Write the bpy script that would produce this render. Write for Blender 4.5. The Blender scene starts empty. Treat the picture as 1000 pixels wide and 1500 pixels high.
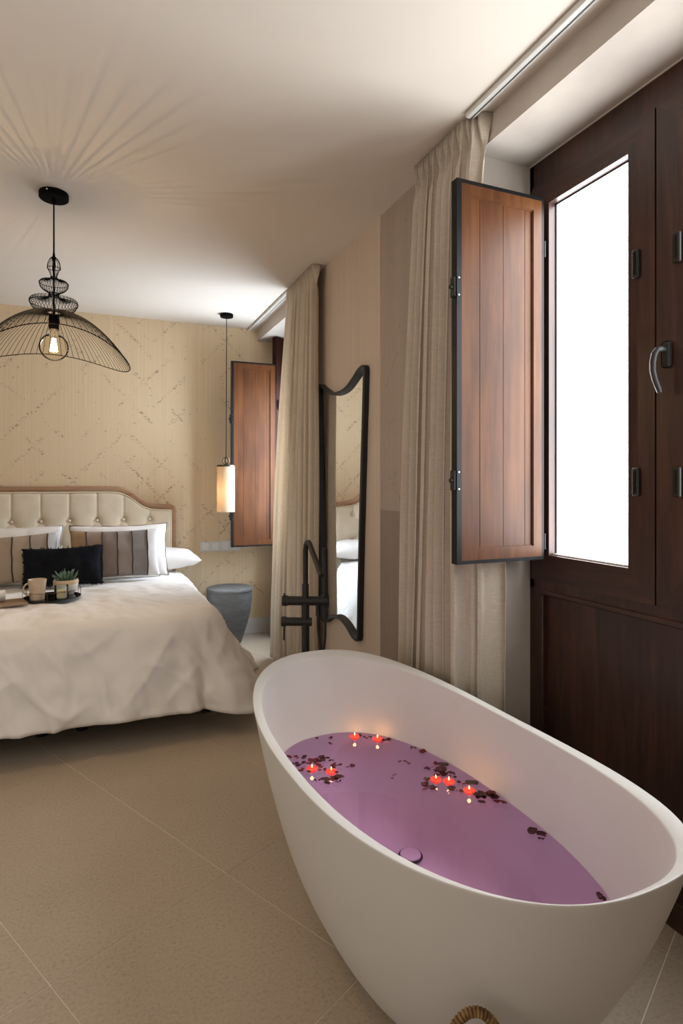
import bpy, bmesh, math, random
from math import sin, cos, pi, radians, sqrt
from mathutils import Vector, Matrix, noise

random.seed(7)
scn = bpy.context.scene
COL = scn.collection

# ---------------------------------------------------------------- camera
TH = radians(22.9)
cam_data = bpy.data.cameras.new('camera')
cam_data.sensor_fit = 'AUTO'
cam_data.sensor_width = 36.0
cam_data.lens = 860.0 / 1500.0 * 36.0
cam_data.shift_y = -44.0 / 1500.0
cam_data.clip_start = 0.02
cam = bpy.data.objects.new('camera', cam_data)
COL.objects.link(cam)
cam.location = (0, 0, 1.34)
cam.rotation_euler = (pi / 2, 0, -TH)
scn.camera = cam

# ---------------------------------------------------------------- world, exposure
world = bpy.data.worlds.new('world')
scn.world = world
world.use_nodes = True
world.node_tree.nodes['Background'].inputs[0].default_value = (0.62, 0.72, 0.85, 1)
world.node_tree.nodes['Background'].inputs[1].default_value = 0.6
scn.view_settings.view_transform = 'Standard'
scn.view_settings.look = 'None'
scn.view_settings.gamma = 1.0
scn.view_settings.use_curve_mapping = False
scn.view_settings.exposure = 0.14

WIN1 = 11.0        # emission of the frosted panes of the near window
WIN2 = 19.0        # emission of the far window


def area_light(name, loc, rot, sx, sy, power, color):
    d = bpy.data.lights.new(name, 'AREA')
    d.shape = 'RECTANGLE'
    d.size = sx
    d.size_y = sy
    d.energy = power
    d.color = color
    o = bpy.data.objects.new(name, d)
    o.location = loc
    o.rotation_euler = rot
    COL.objects.link(o)
    return o


# soft fill light added behind the camera, without a visible source
area_light('rear_fill', (-1.4, -1.45, 1.7), (radians(90), 0, 0), 2.0, 1.6, 9, (1.0, 0.97, 0.94))
# another added fill light, upright on the left, out of view
area_light('left_fill', (-2.55, 0.9, 1.5), (radians(90), 0, radians(-90)), 1.8, 1.7, 14, (1.0, 0.96, 0.91))


# ---------------------------------------------------------------- material helpers
def lin(c):
    c = c / 255.0
    return c / 12.92 if c <= 0.04045 else ((c + 0.055) / 1.055) ** 2.4


def rgb(r, g, b):
    return (lin(r), lin(g), lin(b), 1.0)


MATS = {}


class NT:
    def __init__(self, name):
        self.m = bpy.data.materials.new(name)
        self.m.use_nodes = True
        self.t = self.m.node_tree
        self.b = self.t.nodes['Principled BSDF']
        self.out = self.t.nodes['Material Output']
        self.tc = None
        MATS[name] = self.m

    def n(self, kind, **kw):
        nd = self.t.nodes.new(kind)
        for k, v in kw.items():
            setattr(nd, k, v)
        return nd

    def link(self, a, b):
        self.t.links.new(a, b)

    def coord(self, scale=(1, 1, 1), rot=(0, 0, 0)):
        if self.tc is None:
            self.tc = self.n('ShaderNodeTexCoord')
        mp = self.n('ShaderNodeMapping')
        mp.inputs['Scale'].default_value = scale
        mp.inputs['Rotation'].default_value = rot
        self.link(self.tc.outputs['Object'], mp.inputs['Vector'])
        return mp.outputs[0]

    def noise(self, scale, stretch=(1, 1, 1), detail=3, rough=0.55, dist=0.0):
        nd = self.n('ShaderNodeTexNoise')
        nd.inputs['Scale'].default_value = scale
        nd.inputs['Detail'].default_value = detail
        nd.inputs['Roughness'].default_value = rough
        nd.inputs['Distortion'].default_value = dist
        self.link(self.coord(stretch), nd.inputs['Vector'])
        return nd.outputs['Fac']

    def ramp(self, fac, stops):
        nd = self.n('ShaderNodeValToRGB')
        e = nd.color_ramp.elements
        e[0].position, e[0].color = stops[0]
        e[1].position, e[1].color = stops[-1]
        for p, c in stops[1:-1]:
            x = e.new(p)
            x.color = c
        self.link(fac, nd.inputs['Fac'])
        return nd.outputs['Color']

    def math(self, op, a, b=None, c=None, clamp=False):
        nd = self.n('ShaderNodeMath', operation=op, use_clamp=clamp)
        for i, v in enumerate((a, b, c)):
            if v is None:
                continue
            if isinstance(v, (int, float)):
                nd.inputs[i].default_value = v
            else:
                self.link(v, nd.inputs[i])
        return nd.outputs[0]

    def mix(self, fac, a, b):
        nd = self.n('ShaderNodeMix', data_type='RGBA')
        for i, v in ((0, fac), (6, a), (7, b)):
            if isinstance(v, (int, float, tuple)):
                nd.inputs[i].default_value = v
            else:
                self.link(v, nd.inputs[i])
        return nd.outputs[2]

    def bump(self, h, strength=0.3, dist=0.01):
        nd = self.n('ShaderNodeBump')
        nd.inputs['Strength'].default_value = strength
        nd.inputs['Distance'].default_value = dist
        self.link(h, nd.inputs['Height'])
        self.link(nd.outputs[0], self.b.inputs['Normal'])

    def base(self, c):
        if isinstance(c, tuple):
            self.b.inputs['Base Color'].default_value = c
        else:
            self.link(c, self.b.inputs['Base Color'])

    def set(self, rough=0.5, metal=0.0, spec=0.5, **kw):
        self.b.inputs['Roughness'].default_value = rough
        self.b.inputs['Metallic'].default_value = metal
        self.b.inputs['Specular IOR Level'].default_value = spec
        for k, v in kw.items():
            self.b.inputs[k].default_value = v


def simple(name, c1, c2=None, rough=0.5, metal=0.0, spec=0.5, scale=8, stretch=(1, 1, 1), bump=0.0,
           bscale=None, bdist=0.004, detail=3, **kw):
    m = NT(name)
    f = m.noise(scale, stretch, detail)
    c2 = c2 or tuple(v * 0.9 for v in c1[:3]) + (1,)
    m.base(m.ramp(f, [(0.32, c1), (0.68, c2)]))
    m.set(rough, metal, spec, **kw)
    if bump:
        m.bump(m.noise(bscale or scale * 4, stretch, detail), bump, bdist)
    return m.m


# plaster, ceiling
simple('ceiling_paint', rgb(221, 212, 200), rgb(216, 207, 195), rough=0.8, spec=0.2, scale=1.5)
simple('wall_plaster', rgb(196, 186, 175), rgb(184, 174, 164), rough=0.8, spec=0.2, scale=5, bump=0.12, bscale=14, bdist=0.01)
simple('plain_paint', rgb(214, 202, 188), rgb(207, 195, 181), rough=0.8, spec=0.2, scale=3)
simple('baseboard_paint', rgb(205, 200, 196), rgb(196, 192, 188), rough=0.5, scale=3)
simple('grout', rgb(240, 228, 210), rgb(232, 218, 200), rough=0.9, spec=0.1, scale=30)


def wallpaper(name, base1, base2, dark, mark_amt, stripe_scale, stripe_amt, axis):
    """fine vertical ribs with broken zigzag scratches in a herringbone layout; axis = 0 (x) or 1 (y) runs along the wall"""
    m = NT(name)
    tc = m.n('ShaderNodeTexCoord')
    m.tc = tc
    sp = m.n('ShaderNodeSeparateXYZ')
    m.link(tc.outputs['Object'], sp.inputs[0])
    u = sp.outputs[axis]
    z = sp.outputs[2]
    # ribs
    st = [1, 1, 1]
    st[axis] = stripe_scale
    st[2] = 0.6
    rib = m.noise(1.0, tuple(st), 4, 0.7)
    col = m.ramp(rib, [(0.3, base1), (0.7, base2)])
    if mark_amt > 0:
        wob = m.math('MULTIPLY', m.math('SUBTRACT', m.noise(9, (1, 1, 1), 4, 0.7), 0.5), 0.10)
        uw = m.math('ADD', m.math('ADD', u, 20.0), wob)
        zw = m.math('ADD', z, 0.0)
        L = 0.27
        p = m.math('DIVIDE', m.math('ADD', uw, zw), L)
        q = m.math('DIVIDE', m.math('SUBTRACT', uw, zw), L)
        lines = []
        for a_, b_2, off in ((p, q, 0.0), (q, p, 31.0)):
            fa, fb = m.math('FLOOR', a_), m.math('FLOOR', b_2)
            cb = m.n('ShaderNodeCombineXYZ')
            m.link(m.math('ADD', fa, off), cb.inputs[0])
            m.link(fb, cb.inputs[1])
            wn = m.n('ShaderNodeTexWhiteNoise', noise_dimensions='3D')
            m.link(cb.outputs[0], wn.inputs['Vector'])
            on = m.math('GREATER_THAN', wn.outputs['Value'], 0.50)
            d_ = m.math('ABSOLUTE', m.math('SUBTRACT', m.math('FRACT', a_), 0.5))
            ln = m.math('SUBTRACT', 1.0, m.math('DIVIDE', d_, 0.10), clamp=True)
            lines.append(m.math('MULTIPLY', ln, on))
        band = m.math('MAXIMUM', lines[0], lines[1])
        gate = m.math('MULTIPLY', m.math('SUBTRACT', m.noise(6.5, (1, 1, 1), 2), 0.36), 6.0, clamp=True)
        scr = m.noise(48, (1, 1, 1.5), 4, 0.8)
        sc = m.math('MULTIPLY', m.math('SUBTRACT', scr, 0.518), 10.0, clamp=True)
        mk = m.math('MULTIPLY', m.math('MULTIPLY', band, gate), sc)
        fleck = m.math('MULTIPLY', m.math('SUBTRACT', m.noise(42, (1, 1, 1), 2), 0.69), 12, clamp=True)
        mk = m.math('MAXIMUM', mk, m.math('MULTIPLY', fleck, 0.7))
        mk = m.math('MULTIPLY', mk, mark_amt, clamp=True)
        col = m.mix(mk, col, dark)
    m.base(col)
    m.set(0.75, 0, 0.25)
    m.bump(rib, 0.12, 0.003)
    return m.m


wallpaper('wallpaper_back', rgb(222, 200, 166), rgb(208, 184, 150), rgb(84, 56, 36), 0.9, 160, 1, 0)
wallpaper('wallpaper_side', rgb(205, 189, 172), rgb(192, 176, 160), rgb(120, 90, 70), 0.0, 90, 1, 1)
wallpaper('wallpaper_marked', rgb(172, 158, 146), rgb(162, 148, 137), rgb(120, 104, 94), 0.55, 60, 1, 1)
wallpaper('wallpaper_marked_low', rgb(146, 132, 121), rgb(136, 123, 112), rgb(104, 90, 80), 0.55, 60, 1, 1)

# floor tile
m = NT('tile_stone')
a = m.noise(2.2, (1, 1, 1), 5, 0.6)
b_ = m.noise(95, (1, 1, 1), 4, 0.7)
c1 = m.ramp(a, [(0.25, rgb(190, 174, 153)), (0.75, rgb(172, 156, 136))])
c2 = m.ramp(b_, [(0.30, rgb(118, 102, 86)), (0.45, rgb(180, 164, 144)), (0.72, rgb(204, 189, 168))])
m.base(m.mix(0.42, c1, c2))
m.set(0.50, 0, 0.4)
m.bump(b_, 0.10, 0.003)


def wood(name, c_dark, c_mid, c_light, rough, coat=0.0, grain=1.0, axis='z', spec=0.5):
    m = NT(name)
    st = {'z': (14, 14, 0.9), 'x': (0.9, 14, 14), 'y': (14, 0.9, 14)}[axis]
    g = m.noise(2.4 * grain, st, 5, 0.62, 0.6)
    f = m.noise(1.6, {'z': (3, 3, 1.2), 'x': (1.2, 3, 3), 'y': (3, 1.2, 3)}[axis], 3)
    s = m.math('ADD', m.math('MULTIPLY', g, 0.55), m.math('MULTIPLY', f, 0.45))
    m.base(m.ramp(s, [(0.34, c_dark), (0.5, c_mid), (0.68, c_light)]))
    m.set(rough, 0, spec)
    m.b.inputs['Coat Weight'].default_value = coat
    m.b.inputs['Coat Roughness'].default_value = 0.25
    m.bump(m.noise(60, (1, 1, 1), 3), 0.10, 0.002)
    return m.m


wood('dark_wood', rgb(32, 17, 12), rgb(58, 33, 25), rgb(82, 49, 36), 0.42, 0.1)
wood('dark_wood_horizontal', rgb(32, 17, 12), rgb(58, 33, 25), rgb(82, 49, 36), 0.42, 0.1, 1.0, 'y')
wood('shutter_wood', rgb(62, 33, 14), rgb(86, 49, 22), rgb(104, 63, 31), 0.42, 0.0, 1.0, 'z', 0.28)
wood('leaf_wood', rgb(34, 19, 15), rgb(50, 28, 22), rgb(60, 35, 27), 0.7, 0.0, 1.0, 'z', 0.05)
wood('oak_frame', rgb(150, 112, 84), rgb(168, 130, 100), rgb(184, 148, 118), 0.55, 0, 1.0, 'x')
wood('brown_board', rgb(112, 90, 70), rgb(134, 110, 88), rgb(150, 128, 104), 0.5, 0, 1.0, 'x')

simple('black_metal', rgb(26, 25, 26), rgb(32, 31, 32), rough=0.42, metal=0.6, scale=20)
simple('matt_black', rgb(30, 29, 30), rgb(24, 23, 24), rough=0.5, scale=20)
simple('wire_black', rgb(9, 8, 8), rgb(13, 12, 12), rough=0.7, spec=0.05, scale=20)
simple('bronze_metal', rgb(96, 84, 70), rgb(82, 70, 58), rough=0.35, metal=0.8, scale=20)
simple('chrome', rgb(200, 200, 200), rgb(190, 190, 190), rough=0.15, metal=1.0, scale=20)
simple('aluminium_white', rgb(208, 206, 200), rgb(200, 198, 192), rough=0.4, scale=10)
simple('tub_stone', rgb(214, 211, 206), rgb(210, 207, 202), rough=0.42, spec=0.4, scale=2)
simple('white_cotton', rgb(232, 228, 224), rgb(226, 222, 218), rough=0.85, spec=0.15, scale=6, bump=0.12, bscale=260, bdist=0.001)
simple('duvet_cotton', rgb(238, 234, 229), rgb(233, 229, 224), rough=0.85, spec=0.15, scale=3, bump=0.25, bscale=9, bdist=0.012)
simple('headboard_fabric', rgb(218, 204, 180), rgb(210, 195, 170), rough=0.6, spec=0.3, scale=12, bump=0.1, bscale=250, bdist=0.001)
simple('black_velvet', rgb(18, 19, 23), rgb(26, 27, 32), rough=0.9, spec=0.1, scale=14, bump=0.2, bscale=60, bdist=0.004)
simple('brown_cord', rgb(150, 124, 106), rgb(138, 112, 95), rough=0.8, scale=30)
simple('dark_cord', rgb(62, 48, 44), rgb(52, 40, 38), rough=0.8, scale=30)
simple('concrete', rgb(108, 107, 105), rgb(90, 90, 89), rough=0.75, scale=9, bump=0.2, bscale=40, bdist=0.004, stretch=(1, 1, 3))
simple('ceramic_beige', rgb(206, 184, 160), rgb(190, 168, 144), rough=0.4, scale=30)
simple('ceramic_white', rgb(226, 222, 214), rgb(216, 212, 204), rough=0.4, scale=10)
simple('pot_rim_beige', rgb(214, 190, 160), rgb(204, 180, 150), rough=0.6, scale=10)
simple('soil', rgb(52, 40, 32), rgb(38, 30, 24), rough=0.95, scale=60, bump=0.6, bscale=90)
simple('plastic_grey', rgb(216, 214, 210), rgb(210, 208, 204), rough=0.4, scale=5)
simple('plastic_white', rgb(228, 226, 222), rgb(222, 220, 216), rough=0.35, scale=5)
simple('petal_red', rgb(128, 18, 34), rgb(74, 10, 20), rough=0.55, scale=60, bump=0.4, bscale=140, bdist=0.002)
simple('petal_dark', rgb(80, 14, 26), rgb(42, 8, 16), rough=0.6, scale=60, bump=0.4, bscale=140, bdist=0.002)
simple('leaf_olive', rgb(70, 56, 44), rgb(44, 38, 34), rough=0.55, scale=40, bump=0.3, bscale=120, bdist=0.002)
simple('succulent_leaf', rgb(110, 138, 112), rgb(58, 84, 60), rough=0.5, scale=25)
simple('seagrass', rgb(170, 134, 88), rgb(104, 74, 44), rough=0.8, scale=60, stretch=(1, 1, 1), bump=0.5, bscale=120, bdist=0.003)
simple('towel_white', rgb(232, 224, 222), rgb(222, 214, 212), rough=0.95, spec=0.1, scale=60, bump=0.5, bscale=300, bdist=0.003)
simple('tray_black', rgb(14, 14, 15), rgb(20, 20, 20), rough=0.08, scale=5)
simple('wax_cream', rgb(222, 196, 150), rgb(214, 186, 138), rough=0.5, scale=8)
simple('wick', rgb(30, 22, 18), rgb(20, 15, 12), rough=0.9, scale=50)

m = NT('mirror_silver')
m.base((0.86, 0.87, 0.87, 1))
m.set(0.01, 1.0)

m = NT('curtain_linen')
wv = m.noise(1.0, (340, 340, 30), 2)
wh = m.noise(1.0, (30, 30, 340), 2)
big = m.noise(14, (1, 1, 0.4), 3)
s = m.math('ADD', m.math('MULTIPLY', wv, 0.35), m.math('MULTIPLY', wh, 0.65))
m.base(m.mix(0.5, m.ramp(s, [(0.32, rgb(192, 178, 160)), (0.66, rgb(238, 228, 212))]),
             m.ramp(big, [(0.3, rgb(212, 199, 180)), (0.7, rgb(222, 210, 192))])))
m.set(0.9, 0, 0.1)
m.bump(s, 0.25, 0.002)
tr = m.n('ShaderNodeBsdfTranslucent')
tr.inputs[0].default_value = rgb(224, 212, 194)
mx = m.n('ShaderNodeMixShader')
mx.inputs[0].default_value = 0.28
m.link(m.b.outputs[0], mx.inputs[1])
m.link(tr.outputs[0], mx.inputs[2])
m.link(mx.outputs[0], m.out.inputs[0])


def cushion_mat(name, stops):
    """woven panels of different tone side by side (object x runs across the cushion)"""
    m = NT(name)
    tc = m.n('ShaderNodeTexCoord')
    m.tc = tc
    sp = m.n('ShaderNodeSeparateXYZ')
    m.link(tc.outputs['Object'], sp.inputs[0])
    f = m.math('ADD', sp.outputs[0], 0.5)
    nd = m.n('ShaderNodeValToRGB')
    nd.color_ramp.interpolation = 'CONSTANT'
    e = nd.color_ramp.elements
    e[0].position, e[0].color = stops[0]
    e[1].position, e[1].color = stops[-1]
    for p, c in stops[1:-1]:
        x = e.new(p)
        x.color = c
    m.link(f, nd.inputs['Fac'])
    w = m.math('ADD', m.math('MULTIPLY', m.noise(1.0, (400, 40, 40), 2), 0.5), m.math('MULTIPLY', m.noise(1.0, (40, 40, 400), 2), 0.5))
    m.base(m.mix(m.math('MULTIPLY', w, 0.35), nd.outputs[0], rgb(90, 80, 74)))
    m.set(0.85, 0, 0.15)
    m.bump(w, 0.2, 0.001)
    return m.m


def emit(name, color, strength):
    m = NT(name)
    m.base((0, 0, 0, 1))
    m.b.inputs['Emission Color'].default_value = color
    m.b.inputs['Emission Strength'].default_value = strength
    m.set(0.25)
    return m.m


emit('frosted_daylight', (0.93, 0.97, 1.0, 1), WIN1)
emit('frosted_daylight_far', (0.76, 0.87, 1.0, 1), WIN2)
emit('flame_glow', (1.0, 0.50, 0.14, 1), 7)
emit('filament_glow', (1.0, 0.66, 0.28, 1), 60)

# clear glass: thin, lets light straight through, reflects at grazing angles
def clear_glass(name, tint, ior=1.45, extra=0.0):
    m = NT(name)
    t = m.n('ShaderNodeBsdfTransparent')
    t.inputs[0].default_value = tint
    g = m.n('ShaderNodeBsdfGlossy')
    g.inputs['Roughness'].default_value = 0.02
    g.inputs[0].default_value = (1, 1, 1, 1)
    fr = m.n('ShaderNodeFresnel')
    fr.inputs['IOR'].default_value = ior
    mx = m.n('ShaderNodeMixShader')
    fac = m.math('ADD', fr.outputs[0], extra, clamp=True) if extra else fr.outputs[0]
    m.link(fac, mx.inputs[0])
    m.link(t.outputs[0], mx.inputs[1])
    m.link(g.outputs[0], mx.inputs[2])
    m.link(mx.outputs[0], m.out.inputs[0])
    return m.m


clear_glass('bulb_glass', (1.0, 0.97, 0.9, 1), 1.12)
clear_glass('tumbler_glass', (0.95, 0.98, 0.97, 1), 1.45)
clear_glass('bath_water', (0.975, 0.715, 0.985, 1), 1.33)

# red candle wax; the flame's glow inside it is set as emission
m = NT('wax_red')
m.base(rgb(210, 20, 22))
m.set(0.35, 0, 0.5)
m.b.inputs['Emission Color'].default_value = (1.0, 0.06, 0.03, 1)
m.b.inputs['Emission Strength'].default_value = 0.75

# lamp shade glowing from its bulb
m = NT('lamp_shade_fabric')
m.base(rgb(236, 226, 210))
m.set(0.8, 0, 0.1)
tr = m.n('ShaderNodeBsdfTranslucent')
tr.inputs[0].default_value = rgb(250, 232, 204)
mx = m.n('ShaderNodeMixShader')
mx.inputs[0].default_value = 0.55
m.link(m.b.outputs[0], mx.inputs[1])
m.link(tr.outputs[0], mx.inputs[2])
m.link(mx.outputs[0], m.out.inputs[0])


# ---------------------------------------------------------------- mesh helpers
def add_box(bm, x0, x1, y0, y1, z0, z1, bevel=0.0, seg=1):
    vs = [bm.verts.new((x, y, z)) for x in (x0, x1) for y in (y0, y1) for z in (z0, z1)]
    q = [(0, 1, 3, 2), (4, 6, 7, 5), (0, 4, 5, 1), (2, 3, 7, 6), (0, 2, 6, 4), (1, 5, 7, 3)]
    fs = [bm.faces.new([vs[i] for i in f]) for f in q]
    if bevel:
        es = list({e for f in fs for e in f.edges})
        bmesh.ops.bevel(bm, geom=es, offset=bevel, segments=seg, affect='EDGES', profile=0.5)
    return vs


def frame_of(t):
    t = t.normalized()
    up = Vector((0, 0, 1)) if abs(t.z) < 0.9 else Vector((1, 0, 0))
    a = t.cross(up).normalized()
    return a, t.cross(a).normalized()


def add_tube(bm, pts, r, n=8, closed=False, cap=True, prof=None):
    pts = [Vector(p) for p in pts]
    rings = []
    N = len(pts)
    prev = None
    for i, p in enumerate(pts):
        if closed:
            t = pts[(i + 1) % N] - pts[i - 1]
        else:
            t = pts[min(i + 1, N - 1)] - pts[max(i - 1, 0)]
        if t.length < 1e-9:
            t = Vector((0, 0, 1))
        t.normalize()
        if prev is None:
            a, b = frame_of(t)
        else:
            a = prev - t * prev.dot(t)
            if a.length < 1e-6:
                a, b = frame_of(t)
            a.normalize()
            b = t.cross(a)
        prev = a
        rr = r[i] if isinstance(r, (list, tuple)) else r
        if prof:
            rings.append([bm.verts.new(p + a * u + b * v) for u, v in prof])
        else:
            rings.append([bm.verts.new(p + (a * cos(2 * pi * k / n) + b * sin(2 * pi * k / n)) * rr) for k in range(n)])
    m = len(rings[0])
    M = N if closed else N - 1
    for i in range(M):
        A, B = rings[i], rings[(i + 1) % N]
        for k in range(m):
            bm.faces.new((A[k], A[(k + 1) % m], B[(k + 1) % m], B[k]))
    if cap and not closed:
        bm.faces.new(rings[0][::-1])
        bm.faces.new(rings[-1])


def add_lathe(bm, prof, c=(0, 0, 0), n=32, axis=None):
    """prof: list of (r, z)"""
    c = Vector(c)
    rings = []
    for r, z in prof:
        if r < 1e-6:
            rings.append([bm.verts.new(c + Vector((0, 0, z)))])
        else:
            rings.append([bm.verts.new(c + Vector((r * cos(2 * pi * k / n), r * sin(2 * pi * k / n), z))) for k in range(n)])
    for A, B in zip(rings, rings[1:]):
        for k in range(n):
            k2 = (k + 1) % n
            if len(A) == 1 and len(B) == 1:
                break
            if len(A) == 1:
                bm.faces.new((A[0], B[k], B[k2]))
            elif len(B) == 1:
                bm.faces.new((A[k], B[0], A[k2]))
            else:
                bm.faces.new((A[k], B[k], B[k2], A[k2]))


def add_grid(bm, fn, nu, nv, close_u=False):
    g = []
    for j in range(nv + 1):
        g.append([bm.verts.new(fn(i / nu, j / nv)) for i in range(nu if close_u else nu + 1)])
    for j in range(nv):
        for i in range(nu):
            i2 = (i + 1) % nu if close_u else i + 1
            bm.faces.new((g[j][i], g[j][i2], g[j + 1][i2], g[j + 1][i]))
    return g


def add_prism(bm, outline, axis, a, b):
    """outline: 2D points in the plane across axis; extruded from a to b"""
    def p(u, v, w):
        return {'x': (w, u, v), 'y': (u, w, v), 'z': (u, v, w)}[axis]
    A = [bm.verts.new(p(u, v, a)) for u, v in outline]
    B = [bm.verts.new(p(u, v, b)) for u, v in outline]
    n = len(outline)
    for k in range(n):
        bm.faces.new((A[k], A[(k + 1) % n], B[(k + 1) % n], B[k]))
    bm.faces.new(A[::-1])
    bm.faces.new(B)


def world_loc(o):
    v = Vector((0, 0, 0))
    while o is not None:
        v += o.location
        o = o.parent
    return v


def obj(name, bm, mat, parent=None, origin=None, smooth=False, kind=None, solidify=0.0, subsurf=0):
    """link the bmesh (in world coordinates) as one object; origin only for top-level objects"""
    org = Vector(origin) if origin is not None else Vector((0, 0, 0))
    if parent is not None:
        base = world_loc(parent)
        bmesh.ops.translate(bm, verts=bm.verts, vec=-(base + org))
    else:
        bmesh.ops.translate(bm, verts=bm.verts, vec=-org)
    bmesh.ops.recalc_face_normals(bm, faces=bm.faces)
    me = bpy.data.meshes.new(name)
    bm.to_mesh(me)
    bm.free()
    if smooth:
        me.polygons.foreach_set('use_smooth', [True] * len(me.polygons))
        if smooth != 'all':
            try:
                me.set_sharp_from_angle(angle=radians(42))
            except Exception:
                pass
    o = bpy.data.objects.new(name, me)
    me.materials.append(MATS[mat] if isinstance(mat, str) else mat)
    COL.objects.link(o)
    o.location = org
    if parent is not None:
        o.parent = parent
    if kind:
        o['kind'] = kind
    if solidify:
        md = o.modifiers.new('thickness', 'SOLIDIFY')
        md.thickness = solidify
        md.offset = 0
    if subsurf:
        md = o.modifiers.new('smooth', 'SUBSURF')
        md.levels = subsurf
        md.render_levels = subsurf
    return o


def empty(name, loc, parent=None):
    o = bpy.data.objects.new(name, None)
    COL.objects.link(o)
    o.location = loc
    o.empty_display_size = 0.1
    if parent is not None:
        o.parent = parent
    return o


def tag(o, label, cat, group=None):
    o['label'] = label
    o['category'] = cat
    if group:
        o['group'] = group
    return o


def box_obj(name, dims, mat, parent=None, bevel=0.0, origin=None, seg=1, **kw):
    bm = bmesh.new()
    add_box(bm, *dims, bevel=bevel, seg=seg)
    return obj(name, bm, mat, parent, origin, **kw)


# ================================================================= SETTING
RX = 1.342      # room face of the right wall
BY = 5.10       # bed wall
CZ = 2.69       # ceiling
LX = -2.7
NY = -1.6
WX = 1.60       # face of the window frames
SZ = 2.59       # underside of the lintels

# floor with its tiles (laid at an angle to the walls)
floor = box_obj('floor', (LX, 1.75, NY, BY, -0.08, -0.0012), 'grout', kind='structure')
ta = Vector((0.447, -0.894))
tp = Vector((0.894, 0.447))


def clip(poly, a, b, c):
    out = []
    for i in range(len(poly)):
        p, q = poly[i], poly[(i + 1) % len(poly)]
        dp = a * p[0] + b * p[1] - c
        dq = a * q[0] + b * q[1] - c
        if dp >= 0:
            out.append(p)
        if dp * dq < 0:
            t = dp / (dp - dq)
            out.append((p[0] + (q[0] - p[0]) * t, p[1] + (q[1] - p[1]) * t))
    return out


pitch = 0.5885
aj = [-6.30, -5.13, -3.95, -2.77, -1.607, -0.995, -0.381, 0.79, 1.97, 3.15]
ntile = 0
for i in range(-6, 7):
    p0 = 1.273 + pitch * i
    for a0, a1 in zip(aj, aj[1:]):
        g = 0.0015
        cs = [(a0 + g, p0 + g), (a1 - g, p0 + g), (a1 - g, p0 + pitch - g), (a0 + g, p0 + pitch - g)]
        poly = [((ta * a + tp * p)[0], (ta * a + tp * p)[1]) for a, p in cs]
        for (A, B, Cc) in ((1, 0, LX), (-1, 0, -1.60), (0, 1, NY), (0, -1, -BY)):
            poly = clip(poly, A, B, Cc)
            if len(poly) < 3:
                break
        if len(poly) < 3:
            continue
        bm = bmesh.new()
        dz = random.uniform(-0.0003, 0.0003)
        vb = [bm.verts.new((x, y, -0.02)) for x, y in poly]
        vt = [bm.verts.new((x, y, dz)) for x, y in poly]
        n = len(poly)
        for k in range(n):
            bm.faces.new((vb[k], vb[(k + 1) % n], vt[(k + 1) % n], vt[k]))
        bm.faces.new(vb[::-1])
        bm.faces.new(vt)
        obj('tile', bm, 'tile_stone', floor)
        ntile += 1

box_obj('ceiling', (LX, RX + 0.4, NY, BY + 0.1, CZ, CZ + 0.1), 'ceiling_paint', kind='structure')
box_obj('wall_back', (LX, 1.75, BY, BY + 0.1, -0.05, CZ), 'wallpaper_back', kind='structure')
box_obj('wall_left', (LX - 0.1, LX, NY, BY, -0.05, CZ), 'plain_paint', kind='structure')
box_obj('wall_front', (LX, RX + 0.3, NY - 0.1, NY, -0.05, CZ), 'plain_paint', kind='structure')

B1a, B1b = 0.71, 1.86       # bay of the near window
B2a, B2b = 3.92, BY         # bay of the far window
bm = bmesh.new()
add_box(bm, RX, 1.75, NY, B1a, -0.05, CZ)
add_box(bm, RX, 1.75, B1b, B2a, -0.05, CZ)
add_box(bm, RX, 1.75, B1a, B1b, SZ, CZ)
add_box(bm, RX, 1.75, B2a, B2b, SZ, CZ)
wall_right = obj('wall_right', bm, 'wall_plaster', kind='structure')
box_obj('wall_covering', (RX - 0.003, RX + 0.001, 2.665, B2a, 0, CZ), 'wallpaper_side', wall_right)
box_obj('wall_covering', (RX - 0.0015, RX + 0.001, B1b, 2.665, 1.2, CZ), 'wallpaper_marked', wall_right)
box_obj('wall_covering', (RX - 0.0015, RX + 0.001, B1b, 2.665, 0, 1.2), 'wallpaper_marked_low', wall_right)  # same marked pattern in a darker tone on the lower part
box_obj('baseboard_back', (LX, 1.60, BY - 0.014, BY, 0, 0.134), 'baseboard_paint', bevel=0.003, kind='structure')


def curtain_track(name, y0, y1, label, side):
    root = empty(name, (1.262, (y0 + y1) / 2, CZ))
    tag(root, label, 'curtain track', 'curtain tracks on the ceiling')
    box_obj('rail', (1.252, 1.272, y0, y1, CZ - 0.020, CZ), 'aluminium_white', root, bevel=0.002)
    box_obj('slot', (1.2725, 1.2765, y0, y1, CZ - 0.018, CZ), 'matt_black', root)
    box_obj('rail_lip', (1.277, 1.284, y0, y1, CZ - 0.020, CZ), 'aluminium_white', root, bevel=0.0015)
    return root


curtain_track('curtain_track', 0.3, 1.80, 'white ceiling curtain track running along above the near window', 0)
curtain_track('curtain_track', 3.95, BY - 0.01, 'white ceiling curtain track at the far window beside the bed wall', 1)


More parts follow.
